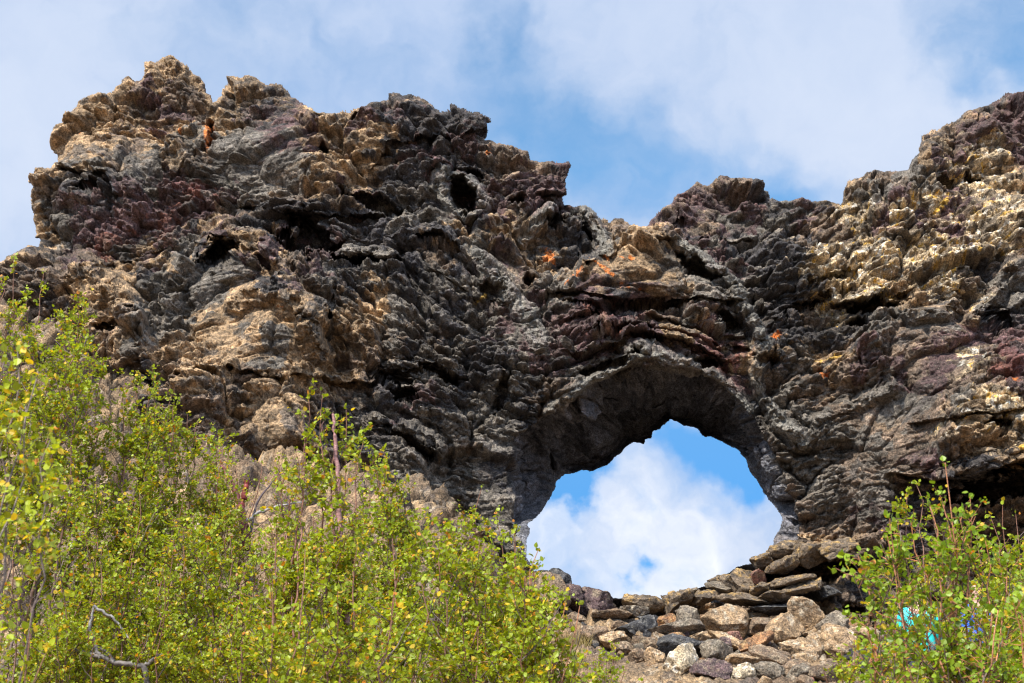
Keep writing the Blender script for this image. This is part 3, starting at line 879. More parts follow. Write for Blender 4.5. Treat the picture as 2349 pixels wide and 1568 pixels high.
BOUT = []
SCREE = "stones of the scree below the arch"
b6 = lambda x, y: (1162 + x*.3125, 1162 + y*.3125)
b7 = lambda x, y: (1529 + x*.2586, 1162 + y*.2586)
BL6 = [
    (960,905,250,150,'dark',"dark grey rounded boulder sitting highest on the left of the scree",5),
    (1062,838,150,95,'dark',"small black boulder just above the dark grey rounded one",0),
    (800,965,180,125,'tan',"tan rounded boulder touching the left side of the dark grey one",8),
    (640,935,165,140,'brown',"brown lumpy boulder at the left edge of the scree",0),
    (515,845,130,105,'brown',"brown boulder under the dark sill at the far left of the scree",-8),
    (990,1020,195,115,'brown',"brown wedge boulder below the dark grey rounded one",12),
    (1220,915,350,115,'grey',"wide low grey boulder in the middle of the scree",-5),
    (1108,1000,130,115,'tan',"small tan boulder between the brown wedge and the long dark block",15),
    (1240,970,150,60,'orange',"flat orange brown stone lying against the wide grey boulder",-8),
    (1310,850,165,190,'grey',"upright egg-shaped grey brown boulder under the tilted rusty slab",10),
    (1402,790,110,150,'orange',"tilted rusty edged slab leaning at the top of the scree",-35),
    (1442,860,70,95,'orange',"small rusty stone wedged under the tilted rusty slab",10),
    (1600,835,260,235,'tan',"big tan boulder with purple foot at the top of the scree",10),
    (1450,965,175,105,'tan',"tan pyramid stone right of the wide grey boulder",0),
    (1310,1040,330,165,'dark',"long dark grey block lying across the middle of the scree",-6),
    (1085,1112,118,130,'tan',"small square tan block at the lower left of the scree",8),
    (1300,1150,290,195,'white',"large cream white boulder at the bottom of the scree",-20),
    (1550,1085,210,175,'grey',"grey brown boulder with yellow crust beside the cream one",14),
    (1425,1060,110,110,'maroon',"purple stone wedged behind the cream white boulder",0),
    (1785,1015,300,100,'orange',"long orange brown slab leaning up to the right in the scree",-28),
    (1610,985,230,95,'tan',"narrow speckled slab sloping down to the right in the scree",38),
    (1605,1012,70,90,'maroon',"small violet stone at the foot of the narrow speckled slab",-10),
    (1720,1130,205,120,'tan',"rounded ochre boulder right below the long orange slab",0),
    (1742,1235,205,140,'white',"pitted cream boulder at the bottom edge under the ochre one",-5),
    (1520,1222,255,150,'maroon',"dark maroon boulder at the bottom between two cream ones",5),
    (2030,910,245,215,'tan',"huge smooth tan boulder at the right of the scree",5),
    (2205,830,190,290,'tan',"tall pointed speckled boulder highest in the scree",-28),
    (1935,1130,260,115,'brown',"brown layered stone below the huge smooth tan boulder",20),
    (2150,1045,270,170,'tan',"white speckled tan boulder under the tall pointed one",8),
    (1935,1222,250,120,'grey',"speckled grey stone at the bottom right of the pitted cream one",18),
    (2140,1200,180,150,'brown',"brown stone at the bottom edge near the reddish one",0),
    (970,1105,115,90,'brown',"small brown cobble left of the square tan block",0),
    (870,1045,110,85,'brown',"little brown cobble below the tan rounded boulder",0),
    (1190,855,160,95,'orange',"low orange brown boulder behind the wide grey one",-10),
    (1680,960,120,110,'red',"reddish stone under the big tan boulder",0),
    (1880,880,150,120,'brown',"brown cracked stone left of the huge smooth tan boulder",10),
    (1790,830,190,100,'tan',"flat tan stone right of the big tan boulder",0),
]
for x, y, w, h, k, lab, rot in BL6:
    px, py = b6(x, y)
    put(px, py, w*.3125, h*.3125, k, lab, rot, group=SCREE)
BL7 = [
    (1485,1040,270,250,'grey',"grey white flecked boulder at the right edge of the scree",15),
    (1545,1240,330,250,'tan',"broad pale slab sloping down at the right of the scree",32),
    (1465,895,230,85,'dark',"flat blue black rock between two tufts of dry grass",4),
    (1720,1150,330,170,'tan',"long tan block partly hidden by the right birch",6),
    (1350,1200,170,190,'tan',"rough tan stone beside the broad pale slab",0),
    (1430,1480,320,180,'brown',"large brown block at the bottom edge left of the right birch",-4),
    (900,1310,300,130,'brown',"brown ribbed stone at the foot of the long orange slab",16),
    (1190,1490,210,150,'grey',"grey brown stone on the bottom edge of the scree",0),
    (1225,1550,130,80,'red',"reddish orange cobble on the bottom edge of the scree",0),
    (1640,1060,150,110,'orange',"small rust topped block behind the long tan block",0),
    (1250,1350,230,130,'tan',"tan stone between the speckled boulder and the large brown block",10),
]
for x, y, w, h, k, lab, rot in BL7:
    px, py = b7(x, y)
    put(px, py, w*.2586, h*.2586, k, lab, rot, group=SCREE)
LEDGE = "lava slabs piled on the sill of the arch"
SL7 = [
    (1230,425,300,190,'slab',"thick crusted slab overhanging the black slot right of the hole",-8,36.2),
    (1490,400,300,170,'slab',"rightmost overhanging slab with ochre top above the black slot",-14,36.0),
    (1035,400,220,130,'slab',"ochre topped lump on the rim where sill meets the arch",-10,36.8),
    (1045,545,260,110,'slab',"slab under the ochre lump with orange lichen on its edge",-14,36.2),
    (880,470,210,110,'slab',"lumpy slab forming the sill line left of the ochre lump",-22,36.9),
    (650,650,230,220,'slab',"black block with orange crust standing on the sloping sill",0,36.6),
    (1110,670,330,80,'slab',"upper thin ribbed slab lying under the black slot",-14,35.8),
    (1160,735,560,85,'slab',"longest thin slab lying under the ribbed one",-12,35.7),
    (960,800,210,100,'slab',"rounded slab end with orange lichen below the thin slabs",0,35.6),
    (850,735,170,130,'slab',"square block with ochre corner left of the thin slabs",-20,35.9),
    (430,735,170,110,'grey',"grey brown block in the row of the sill",0,36.9),
    (310,805,240,90,'slab',"dark flat block under the grey one in the sill row",-10,36.6),
    (90,830,180,120,'slab',"dark wedge shaped block at the lowest point of the sill",-20,36.8),
    (700,835,430,90,'slab',"long low dark slab at the foot of the black crusted block",4,35.9),
    (1390,765,230,110,'dark',"dark angular block at the right end of the thin slabs",12,36.0),
    (960,910,520,80,'dark',"lowest long dark slab right above the tan boulders",-4,35.6),
    (470,650,110,80,'slab',"small crusted knob on the sill line left of the black block",-10,37.2),
    (810,630,110,110,'red',"brick red lump between the black block and the slabs",0,36.2),
]
for x, y, w, h, k, lab, rot, Yy in SL7:
    px, py = b7(x, y)
    put(px, py, w*.2586, h*.2586, k, lab, rot, Y=Yy, name="lava_slab", cat="rock slab", group=LEDGE, rough=1.4, dep=1.3)
SL6 = [
    (395,545,160,125,'dark',"pointed black rock standing on the left end of the sill",20,37.4),
    (250,495,110,40,'dark',"tiny black rock on the skyline of the sill at far left",0,37.4),
    (620,715,330,165,'maroon',"broad dark maroon block left of the lowest point of the sill",10,37.2),
    (475,690,170,170,'maroon',"dark cracked block under the pointed black rock",0,36.9),
    (960,722,340,105,'slab',"long dark block at the bottom of the hole skyline",6,37.2),
    (900,775,220,80,'grey',"low grey block under the long dark one",0,36.7),
    (300,640,280,230,'brown',"large brown and black boulder beside the left birch tips",12,36.0),
    (1210,705,180,120,'slab',"notched block with purple hollow right of the lowest sill point",-20,36.9),
    (1350,640,230,55,'grey',"thin grey slab on the rising sill line",-14,37.3),
    (760,800,240,80,'brown',"flat brown block with a dry grass tuft in front",0,36.4),
]
for x, y, w, h, k, lab, rot, Yy in SL6:
    px, py = b6(x, y)
    put(px, py, w*.3125, h*.3125, k, lab, rot, Y=Yy, name="lava_slab", cat="rock slab", group=LEDGE, rough=1.3, dep=1.3)

# small filler stones: shared meshes, separate objects
random.seed(11)
KINDS = ['tan', 'brown', 'grey', 'brown', 'tan', 'dark', 'orange', 'tan', 'maroon', 'brown']
WORDS = {'tan': 'tan', 'brown': 'brown', 'grey': 'grey', 'dark': 'black', 'orange': 'rusty', 'maroon': 'maroon'}
protos = [(boulder("small_stone", (0, 0, -50), 1, .8, .9, (0, 0, 0), k, 900 + i, 4, None), k) for i, k in enumerate(KINDS)]
fill = []
while len(fill) < 280:
    px = random.uniform(1255, 2120); py = random.uniform(1388, 1600)
    if px < 1420 and random.random() < .6: continue
    fill.append((px, py))
CUT = [' sitting', ' just', ' touching', ' at ', ' under ', ' below ', ' in ', ' between ', ' lying', ' leaning', ' wedged', ' with ', ' behind', ' beside', ' right ', ' left ', ' highest', ' sloping', ' partly', ' on ', ' across', ' the ', ' standing', ' near']
def short(l):
    k = min([l.find(c) for c in CUT if l.find(c) > 0] + [len(l)])
    return ' '.join(l[:k].split()[:5])
seen = {}
ORD = ["closest", "second closest", "third closest", "fourth closest", "fifth closest", "sixth closest", "seventh closest", "eighth closest"]
scree_b = [b for b in BOUT]
for n, (px, py) in enumerate(fill):
    src, k = protos[n % len(protos)]
    o = src.copy() if n >= len(protos) else src
    if n >= len(protos): COL.objects.link(o)
    p = hit(px, py)
    s = random.choice([.16, .2, .25, .3, .38, .48])*(1.0 if py > 1420 else .7)
    o.location = p + Vector((0, .05, s*.1))
    o.scale = (s*random.uniform(.8, 1.3), s*random.uniform(.8, 1.2), s*random.uniform(.7, 1.1))
    o.rotation_euler = (random.uniform(-.6, .6), random.uniform(-.6, .6), random.uniform(0, 6.28))
    bx, by, bl = min(scree_b, key=lambda b: (b[0]-px)**2 + (b[1]-py)**2)
    side = ("left of" if px < bx else "right of") if abs(px-bx) > abs(py-by) else ("above" if py < by else "below")
    key = (k, side, bl)
    seen.setdefault(key, []).append(((bx-px)**2 + (by-py)**2, o))
    o["category"] = "stone"; o["group"] = "small filler stones of the scree"
for (k, side, bl), lst in seen.items():
    lst.sort(key=lambda t: t[0])
    for q, (_, o) in enumerate(lst):
        pre = "small" if len(lst) == 1 else (ORD + ["ninth closest", "tenth closest", "eleventh closest", "twelfth closest"])[min(q, 11)] + " small"
        o["label"] = "%s %s stone %s the %s" % (pre, WORDS[k], side, short(bl))

# ------------------------------------------------------------------ birches
def leaf_material(name):
    m = bpy.data.materials.new(name); m.use_nodes = True
    nt = m.node_tree; N = nt.nodes; L = nt.links
    b = N['Principled BSDF']; b.inputs['Roughness'].default_value = .42
    b.inputs['Specular IOR Level'].default_value = .45
    a = N.new('ShaderNodeAttribute'); a.attribute_name = "Col"
    L.new(a.outputs['Color'], b.inputs['Base Color'])
    tr = N.new('ShaderNodeBsdfTranslucent')
    g = N.new('ShaderNodeMix'); g.data_type = 'RGBA'; g.blend_type = 'MULTIPLY'; g.inputs[0].default_value = 1
    L.new(a.outputs['Color'], g.inputs[6]); g.inputs[7].default_value = (1.5, 1.3, .4, 1)
    L.new(g.outputs[2], tr.inputs[0])
    mx = N.new('ShaderNodeMixShader'); mx.inputs[0].default_value = .42
    L.new(b.outputs[0], mx.inputs[1]); L.new(tr.outputs[0], mx.inputs[2])
    L.new(mx.outputs[0], N['Material Output'].inputs[0])
    return m


def bark_material(name):
    m = bpy.data.materials.new(name); m.use_nodes = True
    nt = m.node_tree; N = nt.nodes; L = nt.links
    b = N['Principled BSDF']; b.inputs['Roughness'].default_value = .6
    a = N.new('ShaderNodeAttribute'); a.attribute_name = "Col"
    n = N.new('ShaderNodeTexNoise'); n.inputs['Scale'].default_value = 40; n.inputs['Detail'].default_value = 4
    tc = N.new('ShaderNodeTexCoord'); mp = N.new('ShaderNodeMapping'); mp.inputs['Scale'].default_value = (1, 1, 3)
    L.new(tc.outputs['Object'], mp.inputs[0]); L.new(mp.outputs[0], n.inputs['Vector'])
    r = N.new('ShaderNodeMapRange'); L.new(n.outputs['Fac'], r.inputs[0]); r.inputs[1].default_value = .35; r.inputs[2].default_value = .65
    r.inputs[3].default_value = .55; r.inputs[4].default_value = 1.4
    s = N.new('ShaderNodeVectorMath'); s.operation = 'SCALE'; L.new(a.outputs['Color'], s.inputs[0]); L.new(r.outputs[0], s.inputs['Scale'])
    L.new(s.outputs[0], b.inputs['Base Color'])
    return m


LEAF = leaf_material("birch_leaf"); BARK = bark_material("birch_bark")


def tube(paths, sides):
    """list of (pts (k,3), radii (k,), color) -> verts, quads, cols"""
    V, F, C = [], [], []; base = 0
    ang = np.linspace(0, 2*np.pi, sides, endpoint=False)
    ca, sa = np.cos(ang), np.sin(ang)
    for pts, rad, col in paths:
        k = len(pts)
        t = np.gradient(pts, axis=0); t /= (np.linalg.norm(t, axis=1)[:, None] + 1e-9)
        ref = np.where(np.abs(t[:, 2:3]) > .9, np.array([[1., 0, 0]]), np.array([[0, 0, 1.]]))
        u = np.cross(t, ref); u /= (np.linalg.norm(u, axis=1)[:, None] + 1e-9)
        w = np.cross(t, u)
        ring = pts[:, None, :] + rad[:, None, None]*(ca[None, :, None]*u[:, None, :] + sa[None, :, None]*w[:, None, :])
        V.append(ring.reshape(-1, 3)); C.append(np.repeat(np.asarray(col, np.float32)[None] if np.ndim(col) == 1 else col, k*sides if np.ndim(col) == 1 else sides, 0))
        i = np.arange(k-1)[:, None]*sides + np.arange(sides)[None]
        j = np.arange(k-1)[:, None]*sides + (np.arange(sides)[None]+1) % sides
        F.append((np.stack([i, j, j+sides, i+sides], 2).reshape(-1, 4)) + base)
        base += k*sides
    return np.concatenate(V), np.concatenate(F), np.concatenate(C)


# rounded birch leaf: outline of 7 points + centre rib fold
LT = np.array([(0, 0, 0), (.36, .22, .07), (.48, .48, .06), (.30, .80, .03), (0, 1.08, -.04), (-.30, .80, .03), (-.48, .48, .06), (-.36, .22, .07)], np.float32)
LF = np.array([(0, 1, 2, 3), (0, 3, 4, 5), (0, 5, 6, 7)], np.int32)


def leaves_mesh(pos, dirs, size, cols, rs):
    n = len(pos)
    d = dirs + rs.normal(size=(n, 3))*.75; d[:, 2] += -.05
    d /= np.linalg.norm(d, axis=1)[:, None]
    up = rs.normal(size=(n, 3))*.62 + np.array([0, -.30, .80])
    x = np.cross(d, up); x /= (np.linalg.norm(x, axis=1)[:, None]+1e-9)
    nn = np.cross(x, d)
    s = size*rs.uniform(.45, 1.3, n)
    V = pos[:, None, :] + s[:, None, None]*(LT[None, :, 0:1]*x[:, None, :] + LT[None, :, 1:2]*d[:, None, :] + LT[None, :, 2:3]*nn[:, None, :])
    F = LF[None] + (np.arange(n)*8)[:, None, None]
    C = np.repeat(cols, 8, 0)
    return V.reshape(-1, 3), F.reshape(-1, 4), C


def bezier(a, b, c, k):
    t = np.linspace(0, 1, k)[:, None]
    return (1-t)**2*a + 2*t*(1-t)*b + t*t*c


def birch(label, px0, px1, tops, Y, nstem, dens, seed, leaf=.026, twigcol=(.20, .085, .045), barkcol=(.15, .105, .085), gaps=(), yellow=.10, ybot=1600, depth=None, group="mountain birches in front of the rock wall", name="birch_bush", basepx=None, shoot=(.10, .34), limb=6.5, limblen=1.0, leafd=1.75, extra=(), thick=1.0, green=(.245, .310, .013)):
    """tops: list of (px,py) tracing the crown's upper edge"""
    rs = np.random.default_rng(seed)
    tp = sorted(tops); txs = [a for a, b in tp]; tys = [b for a, b in tp]
    cx = .5*(px0+px1) if basepx is None else basepx
    base = at(cx, 784, Y); base.z = gz(base.x, Y) - .05
    B = np.array(base)
    e = empty(name, base, label, "birch", group)
    depth = depth or 1.1
    stems, twigs = [], []
    LP, LD = [], []
    zfun = lambda x_, y_: CAMZ
    leaf *= 1.02; nstem = max(len(tops), int(nstem*.38))
    for s in range(nstem):
        u = (s + rs.uniform(.1, .9))/nstem
        if s < len(tops): tx, ty = tops[s]                       # first stems reach the traced tips
        else:
            tx = px0 + (px1-px0)*u
            ty = np.interp(tx, txs, tys) + abs(rs.normal())*(ybot-np.interp(tx, txs, tys))*.35 + 12
        Ys = Y + (0 if s < len(tops) else rs.uniform(-depth, depth))
        tip = np.array(at(tx, ty, Ys))
        b0 = B + np.array([rs.normal()*.12, rs.normal()*.12, 0])
        H = tip[2] - b0[2]
        if H < .4: continue
        mid = b0*.5 + tip*.5; mid[:2] = b0[:2]*.25 + tip[:2]*.75 + rs.normal(size=2)*.12; mid[2] = b0[2] + H*rs.uniform(.35, .5)
        L = np.linalg.norm(tip-b0); k = max(10, int(L/.12))
        pts = bezier(b0, mid, tip, k)
        wob = np.cumsum(rs.normal(size=(k, 3))*.024, 0); wob -= np.linspace(0, 1, k)[:, None]*wob[-1]
        pts = pts + wob
        tt = np.linspace(0, 1, k)
        r0 = .004 + .0042*H*thick*rs.uniform(.5, 1.1)
        rad = r0*(1-tt)**.9 + .0022
        col = np.array(barkcol)[None]*(1-tt[:, None]**1.5) + np.array(twigcol)[None]*tt[:, None]**1.5
        stems.append((pts, rad, col))
        zlow = np.array(at(tx, ybot + 30, Ys))[2]

        def shoots(pts_, f0, dens_, lmul):
            seg = np.linalg.norm(pts_[-1]-pts_[0])/(len(pts_)-1)
            for i in range(len(pts_)-1):
                if pts_[i, 2] < zlow: continue
                for _ in range(rs.poisson(seg*dens_)):
                    f = i/(len(pts_)-1.)
                    az = rs.uniform(0, 2*np.pi); el = math.radians(rs.uniform(5, 65))
                    sl = rs.uniform(*shoot)*lmul*(1.1 - .6*f)
                    d = np.array([math.cos(az)*math.cos(el), math.sin(az)*math.cos(el), math.sin(el)])
                    a = pts_[i] + (pts_[i+1]-pts_[i])*rs.uniform()
                    end = a + d*sl; ctrl = a + d*sl*.5 + np.array([0, 0, -.08*sl])
                    n = max(3, int(sl/.08)); tw = bezier(a, ctrl, end, n)
                    tc = np.array(twigcol)*rs.uniform(.5, 1.5)
                    twigs.append((tw, np.linspace(.0028, .0011, n)*thick, tc))
                    nl = max(3, int(sl/.014*leafd))
                    q = rs.uniform(.08, 1.04, nl); nn_ = max(2, sl/.045); q = np.where(rs.random(nl) < .8, np.round(q*nn_)/nn_, q)
                    LP.append(a + (end-a)*q[:, None] + rs.normal(size=(nl, 3))*.011)
                    LD.append(np.repeat(d[None], nl, 0) + rs.normal(size=(nl, 3))*.8)

        shoots(pts, 0, dens*.55, .9)
        for i in range(2, k-2):
            if pts[i, 2] < zlow - .5: continue
            for _ in range(rs.poisson(L/(k-1)*limb)):
                f = i/(k-1.)
                az = rs.uniform(0, 2*np.pi); el = math.radians(rs.uniform(30, 68))
                ll = rs.uniform(.35, 1.0)*limblen*(1.12 - f)**.8 + .08
                d = np.array([math.cos(az)*math.cos(el), math.sin(az)*math.cos(el), math.sin(el)])
                a = pts[i]; end = a + d*ll + np.array([0, 0, ll*.12])
                # keep limbs below the traced edge of the crown
                ux = 1174.5 + FPX*end[0]/(end[1]*math.cos(PITCH) + (end[2]-CAMZ)*math.sin(PITCH))
                uy = 784 - FPX*(-end[1]*math.sin(PITCH) + (end[2]-CAMZ)*math.cos(PITCH))/(end[1]*math.cos(PITCH) + (end[2]-CAMZ)*math.sin(PITCH))
                if uy < np.interp(ux, txs, tys) - 6 or ux > px1 + 20 or ux < px0 - 20: end = a + (end-a)*.45; ll *= .45
                n = max(5, int(ll/.08)); lb = bezier(a, a + d*ll*.5 + np.array([0, 0, -.05*ll]), end, n)
                lb[1:-1] += rs.normal(size=(n-2, 3))*.006
                c0 = np.array(barkcol)*rs.uniform(.5, 1.1)
                twigs.append((lb, np.linspace(.0068*ll**.5, .0022, n)*thick, c0))
                shoots(lb, f, dens*1.2, .75)
        # tuft at the tip
        LP.append(tip + rs.normal(size=(5, 3))*.015); LD.append(np.repeat(np.array([[0, 0, 1.]]), 5, 0))
    for pp_, ra, rb, cc_ in extra:
        q = np.array([list(at(a_, b_, Y + (c_[0] if c_ else 0))) for a_, b_, *c_ in pp_])
        tq = np.linspace(0, len(q)-1, len(q)*6); qq = np.stack([np.interp(tq, range(len(q)), q[:, m]) for m in range(3)], 1)
        qq[1:-1] = (qq[:-2] + qq[1:-1]*2 + qq[2:])/4; qq[1:-1] += rs.normal(size=(len(qq)-2, 3))*.004
        stems.append((qq, np.linspace(ra, rb, len(qq)), np.array(cc_)*np.ones((len(qq), 1))))
    Bn = np.array(base)
    V, F, C = tube(stems, 7)
    make_mesh("trunk", V - Bn, F, BARK, C.astype(np.float32), parent=e)
    V, F, C = tube(twigs, 3)
    make_mesh("twigs", V - Bn, F, BARK, C.astype(np.float32), parent=e)
    LPa = np.concatenate(LP); LDa = np.concatenate(LD)
    gaps = GAPS if px1 > 1900 else ()
    if gaps:
        gx, gy = project(LPa); kp = np.ones(len(LPa), bool)
        for ax_, ay_, rx_, ry_ in gaps: kp &= (((gx-ax_)/rx_)**2 + ((gy-ay_)/ry_)**2) > 1
        LPa = LPa[kp]; LDa = LDa[kp]
    n = len(LPa)
    g = np.array(green)[None]*rs.uniform(.62, 1.45, (n, 1))
    g = g*np.array([1, 1, 1]) + rs.uniform(-.02, .04, (n, 1))*np.array([[1.2, .7, 0]])
    yel = rs.random(n) < yellow
    g[yel] = np.array([.60, .42, .025])*rs.uniform(.7, 1.25, (yel.sum(), 1))
    org = rs.random(n) < yellow*.16
    g[org] = np.array([.62, .24, .03])*rs.uniform(.7, 1.2, (org.sum(), 1))
    V, F, C = leaves_mesh(LPa, LDa, leaf, np.clip(g, .01, .8).astype(np.float32), rs)
    make_mesh("leaves", V - Bn, F, LEAF, C, parent=e, smooth=False)
    return n


tot = 0
GAPS = ((2077, 1420, 19, 34), (2139, 1474, 20, 30), (2098, 1405, 14, 13), (2232, 1410, 8, 10))
# label, px range, traced tips, distance, stems, shoots per metre, seed
tot += birch("tall thin birch at the left edge reaching up to the black rock", -60, 210, [(30,585),(100,625),(60,690),(180,690),(205,665),(0,640),(140,720),(20,720)], 12.5, 26, 13, 1, leaf=.028, ybot=1250)
tot += birch("birch with a pale stem behind the yellowing one at left", 60, 420, [(165,760),(235,830),(300,860),(350,845),(215,800),(100,860),(400,920),(280,850)], 13, 34, 14, 2, leaf=.027)
tot += birch("birch topped by spread shoots in the middle of the left thicket", 300, 560, [(345,890),(395,905),(455,965),(505,990),(430,950),(360,930),(530,1020)], 13.5, 32, 14, 3, leaf=.026)
tot += birch("low birch with red bark showing bare forked stems", 470, 700, [(540,1060),(600,1060),(640,1050),(560,1090),(500,1050),(680,1030)], 14, 14, 9, 4, leaf=.025, barkcol=(.16,.035,.030), thick=1.0, leafd=.8, extra=[([(566,1262),(562,1215),(553,1165),(541,1130),(524,1096),(505,1062)],.055,.012,(.17,.045,.04)),([(553,1165),(562,1130),(567,1102)],.035,.026,(.22,.03,.025)),([(562,1200),(590,1178),(640,1160),(700,1150)],.022,.006,(.30,.27,.27)),([(566,1262,.05),(590,1150,.3),(640,1085,.5)],.02,.005,(.08,.05,.05)),([(573,1470),(576,1400),(572,1330),(580,1290)],.05,.03,(.20,.17,.15))])
tot += birch("tallest birch in the centre with straight shiny stem and open top", 640, 880, [(740,905),(708,915),(795,938),(835,1010),(700,1000),(660,1060),(770,960)], 9, 20, 15, 5, leaf=.027, barkcol=(.26,.12,.105), basepx=790, limblen=.7, extra=[([(815,1640),(800,1480),(787,1330),(780,1200),(773,1080),(768,1000),(764,950)],.030,.009,(.30,.15,.14))])
tot += birch("slender birch tip just right of the tallest one", 820, 960, [(880,1035),(862,1070),(905,1090),(930,1140),(850,1110),(945,1180)], 11.5, 16, 15, 6, leaf=.026)
tot += birch("birch at the right end of the thicket with one raised leader", 960, 1200, [(1105,1120),(1085,1180),(1140,1195),(1040,1210),(1180,1220),(985,1200)], 9.5, 24, 14, 7, leaf=.026)
tot += birch("wide birch filling the thicket front below the raised leader", 860, 1280, [(900,1230),(960,1215),(1020,1240),(1100,1240),(1180,1250),(1240,1290),(1270,1380)], 8.5, 40, 15, 8, leaf=.025, depth=.9)
tot += birch("sparse orange twigged birch leaning into the hole's lower left", 1160, 1330, [(1235,1262),(1225,1310),(1262,1330),(1300,1370),(1330,1390),(1200,1300),(1290,1440)], 8.5, 16, 9, 9, leaf=.026, twigcol=(.36,.15,.07))
tot += birch("broad birch along the bottom left over grey crooked limbs", -40, 460, [(40,1180),(120,1120),(220,1100),(320,1130),(420,1150)], 10.5, 52, 15, 10, leaf=.025, extra=[([(160,1490,-.25),(215,1503,-.25),(270,1522,-.25),(330,1527,-.25),(345,1600,-.25)],.014,.024,(.15,.125,.115)),([(270,1522,-.25),(225,1480,-.25),(195,1510,-.25)],.012,.006,(.17,.145,.135)),([(230,1510,-.25),(205,1440,-.25),(215,1390,-.25)],.016,.008,(.2,.18,.17)),([(215,1390,-.25),(262,1420,-.25),(300,1470,-.25)],.012,.006,(.2,.18,.17)),([(330,1527,-.25),(355,1510,-.25),(380,1500,-.25)],.016,.008,(.24,.21,.2))])
tot += birch("dense birch at the bottom of the thicket under the red barked one", 380, 860, [(420,1200),(520,1180),(620,1200),(720,1180),(820,1200)], 10.5, 56, 15, 11, leaf=.025)
tot += birch("front birch with rounder leaves in the middle of the bottom edge", 560, 980, [(600,1290),(700,1260),(820,1250),(920,1300)], 7.8, 34, 14, 12, leaf=.026, depth=.7)
tot += birch("yellowing birch close to the camera at the left edge", -120, 120, [(40,800),(90,850),(10,830),(120,1000),(60,930)], 5.2, 11, 9, 13, leaf=.026, yellow=.15, thick=.45, twigcol=(.20,.15,.13), green=(.30,.36,.02), depth=.35, shoot=(.07,.22), ybot=1350)
tot += birch("orange and yellow leaved sprigs in the bottom left corner", -80, 110, [(20,1430),(70,1450),(105,1500)], 5.0, 9, 14, 14, leaf=.028, yellow=.24, thick=.45, depth=.3, green=(.30,.36,.02), shoot=(.07,.22))
tot += birch("small low birch in front of the scree", 1310, 1480, [(1400,1478),(1380,1495),(1440,1520),(1345,1530),(1475,1560)], 13, 12, 10, 15, leaf=.026)
tot += birch("large birch at right with orange shoots and a long leader", 1960, 2380, [(2168,1062),(2155,1130),(2225,1140),(2040,1190),(2035,1230),(2090,1200),(1968,1275),(2130,1150),(2200,1180),(2260,1240),(1990,1330),(2310,1290)], 7.0, 44, 15, 16, leafd=1.0, limblen=.75, leaf=.027, twigcol=(.40,.16,.07), depth=.7, green=(.20,.305,.016), yellow=.07)
tot += birch("fine leaved birch behind the large right one", 2040, 2160, [(2102,1112),(2080,1130),(2125,1140),(2060,1170)], 10.5, 12, 13, 17, leaf=.027)
tot += birch("small birch rising at the right edge before the cave", 2220, 2400, [(2300,1155),(2330,1180),(2270,1180),(2240,1230),(2370,1240)], 10.5, 18, 12, 18, leaf=.027)
tot += birch("leafy birch filling the bottom right corner", 2080, 2420, [(2100,1420),(2200,1360),(2300,1330),(2400,1300)], 8.6, 34, 15, 19, leaf=.026, depth=.8)
tot += birch("low birch skirt left of the large right one", 1880, 2080, [(1960,1470),(1930,1500),(2010,1420),(1890,1540),(2050,1400)], 9.5, 16, 14, 20, leaf=.026)
print("LEAVES", tot)

# ------------------------------------------------------------------ grass tufts
def grass_tuft(px, py, r, n, seed, label, col, Y=None):
    rs = np.random.default_rng(seed)
    p = hit(px, py) if Y is None else at(px, py, Y)
    V, F, C = [], [], []
    for i in range(n):
        a = rs.uniform(0, 6.28); q = r*math.sqrt(rs.uniform())
        b = np.array([q*math.cos(a), q*math.sin(a)*.6, -.06])
        L = rs.uniform(.14, .34); lean = rs.normal(size=2)*.12
        t = b + np.array([lean[0], lean[1], L]); m = (b+t)/2 + np.array([0, 0, .04])
        w = .006; c = np.array(col)*rs.uniform(.6, 1.4)
        k = len(V)*1
        s = np.array([w, 0, 0])
        V += [b-s, b+s, m+s*.7, m-s*.7, t+s*.15, t-s*.15]
        F += [(k, k+1, k+2, k+3), (k+3, k+2, k+4, k+5)]; C += [c]*6
    o = make_mesh("grass_tuft", np.array(V), np.array(F), LEAF, np.array(C, np.float32), smooth=False)
    o.location = p
    tag(o, label, "grass", "dry grass tufts among the rocks")


grass_tuft(*b7(1300, 905), .35, 240, 1, "dry tan grass tuft left of the flat blue black rock", (.36, .22, .08))
grass_tuft(*b7(1590, 945), .40, 260, 2, "dry tan grass tuft right of the flat blue black rock", (.38, .21, .09))
grass_tuft(*b6(860, 815), .45, 240, 3, "greenish grass tuft below the dark sill of the arch", (.24, .22, .07))
grass_tuft(*b6(430, 1010), .6, 300, 4, "dry grass clump beside the right end of the birch thicket", (.28, .22, .08))
grass_tuft(*b6(400, 1110), .5, 240, 5, "darker green grass clump low beside the thicket", (.16, .19, .05))

# ------------------------------------------------------------------ people half hidden behind the right birch
def simple_mat(name, col, rough=.6, bump=0):
    m = bpy.data.materials.new(name); m.use_nodes = True
    N = m.node_tree.nodes; L = m.node_tree.links
    b = N['Principled BSDF']; b.inputs['Base Color'].default_value = col + (1,); b.inputs['Roughness'].default_value = rough
    n = N.new('ShaderNodeTexNoise'); n.inputs['Scale'].default_value = 9; n.inputs['Detail'].default_value = 5
    bp = N.new('ShaderNodeBump'); bp.inputs['Strength'].default_value = .4; bp.inputs['Distance'].default_value = .03
    L.new(n.outputs['Fac'], bp.inputs['Height']); L.new(bp.outputs[0], b.inputs['Normal'])
    return m


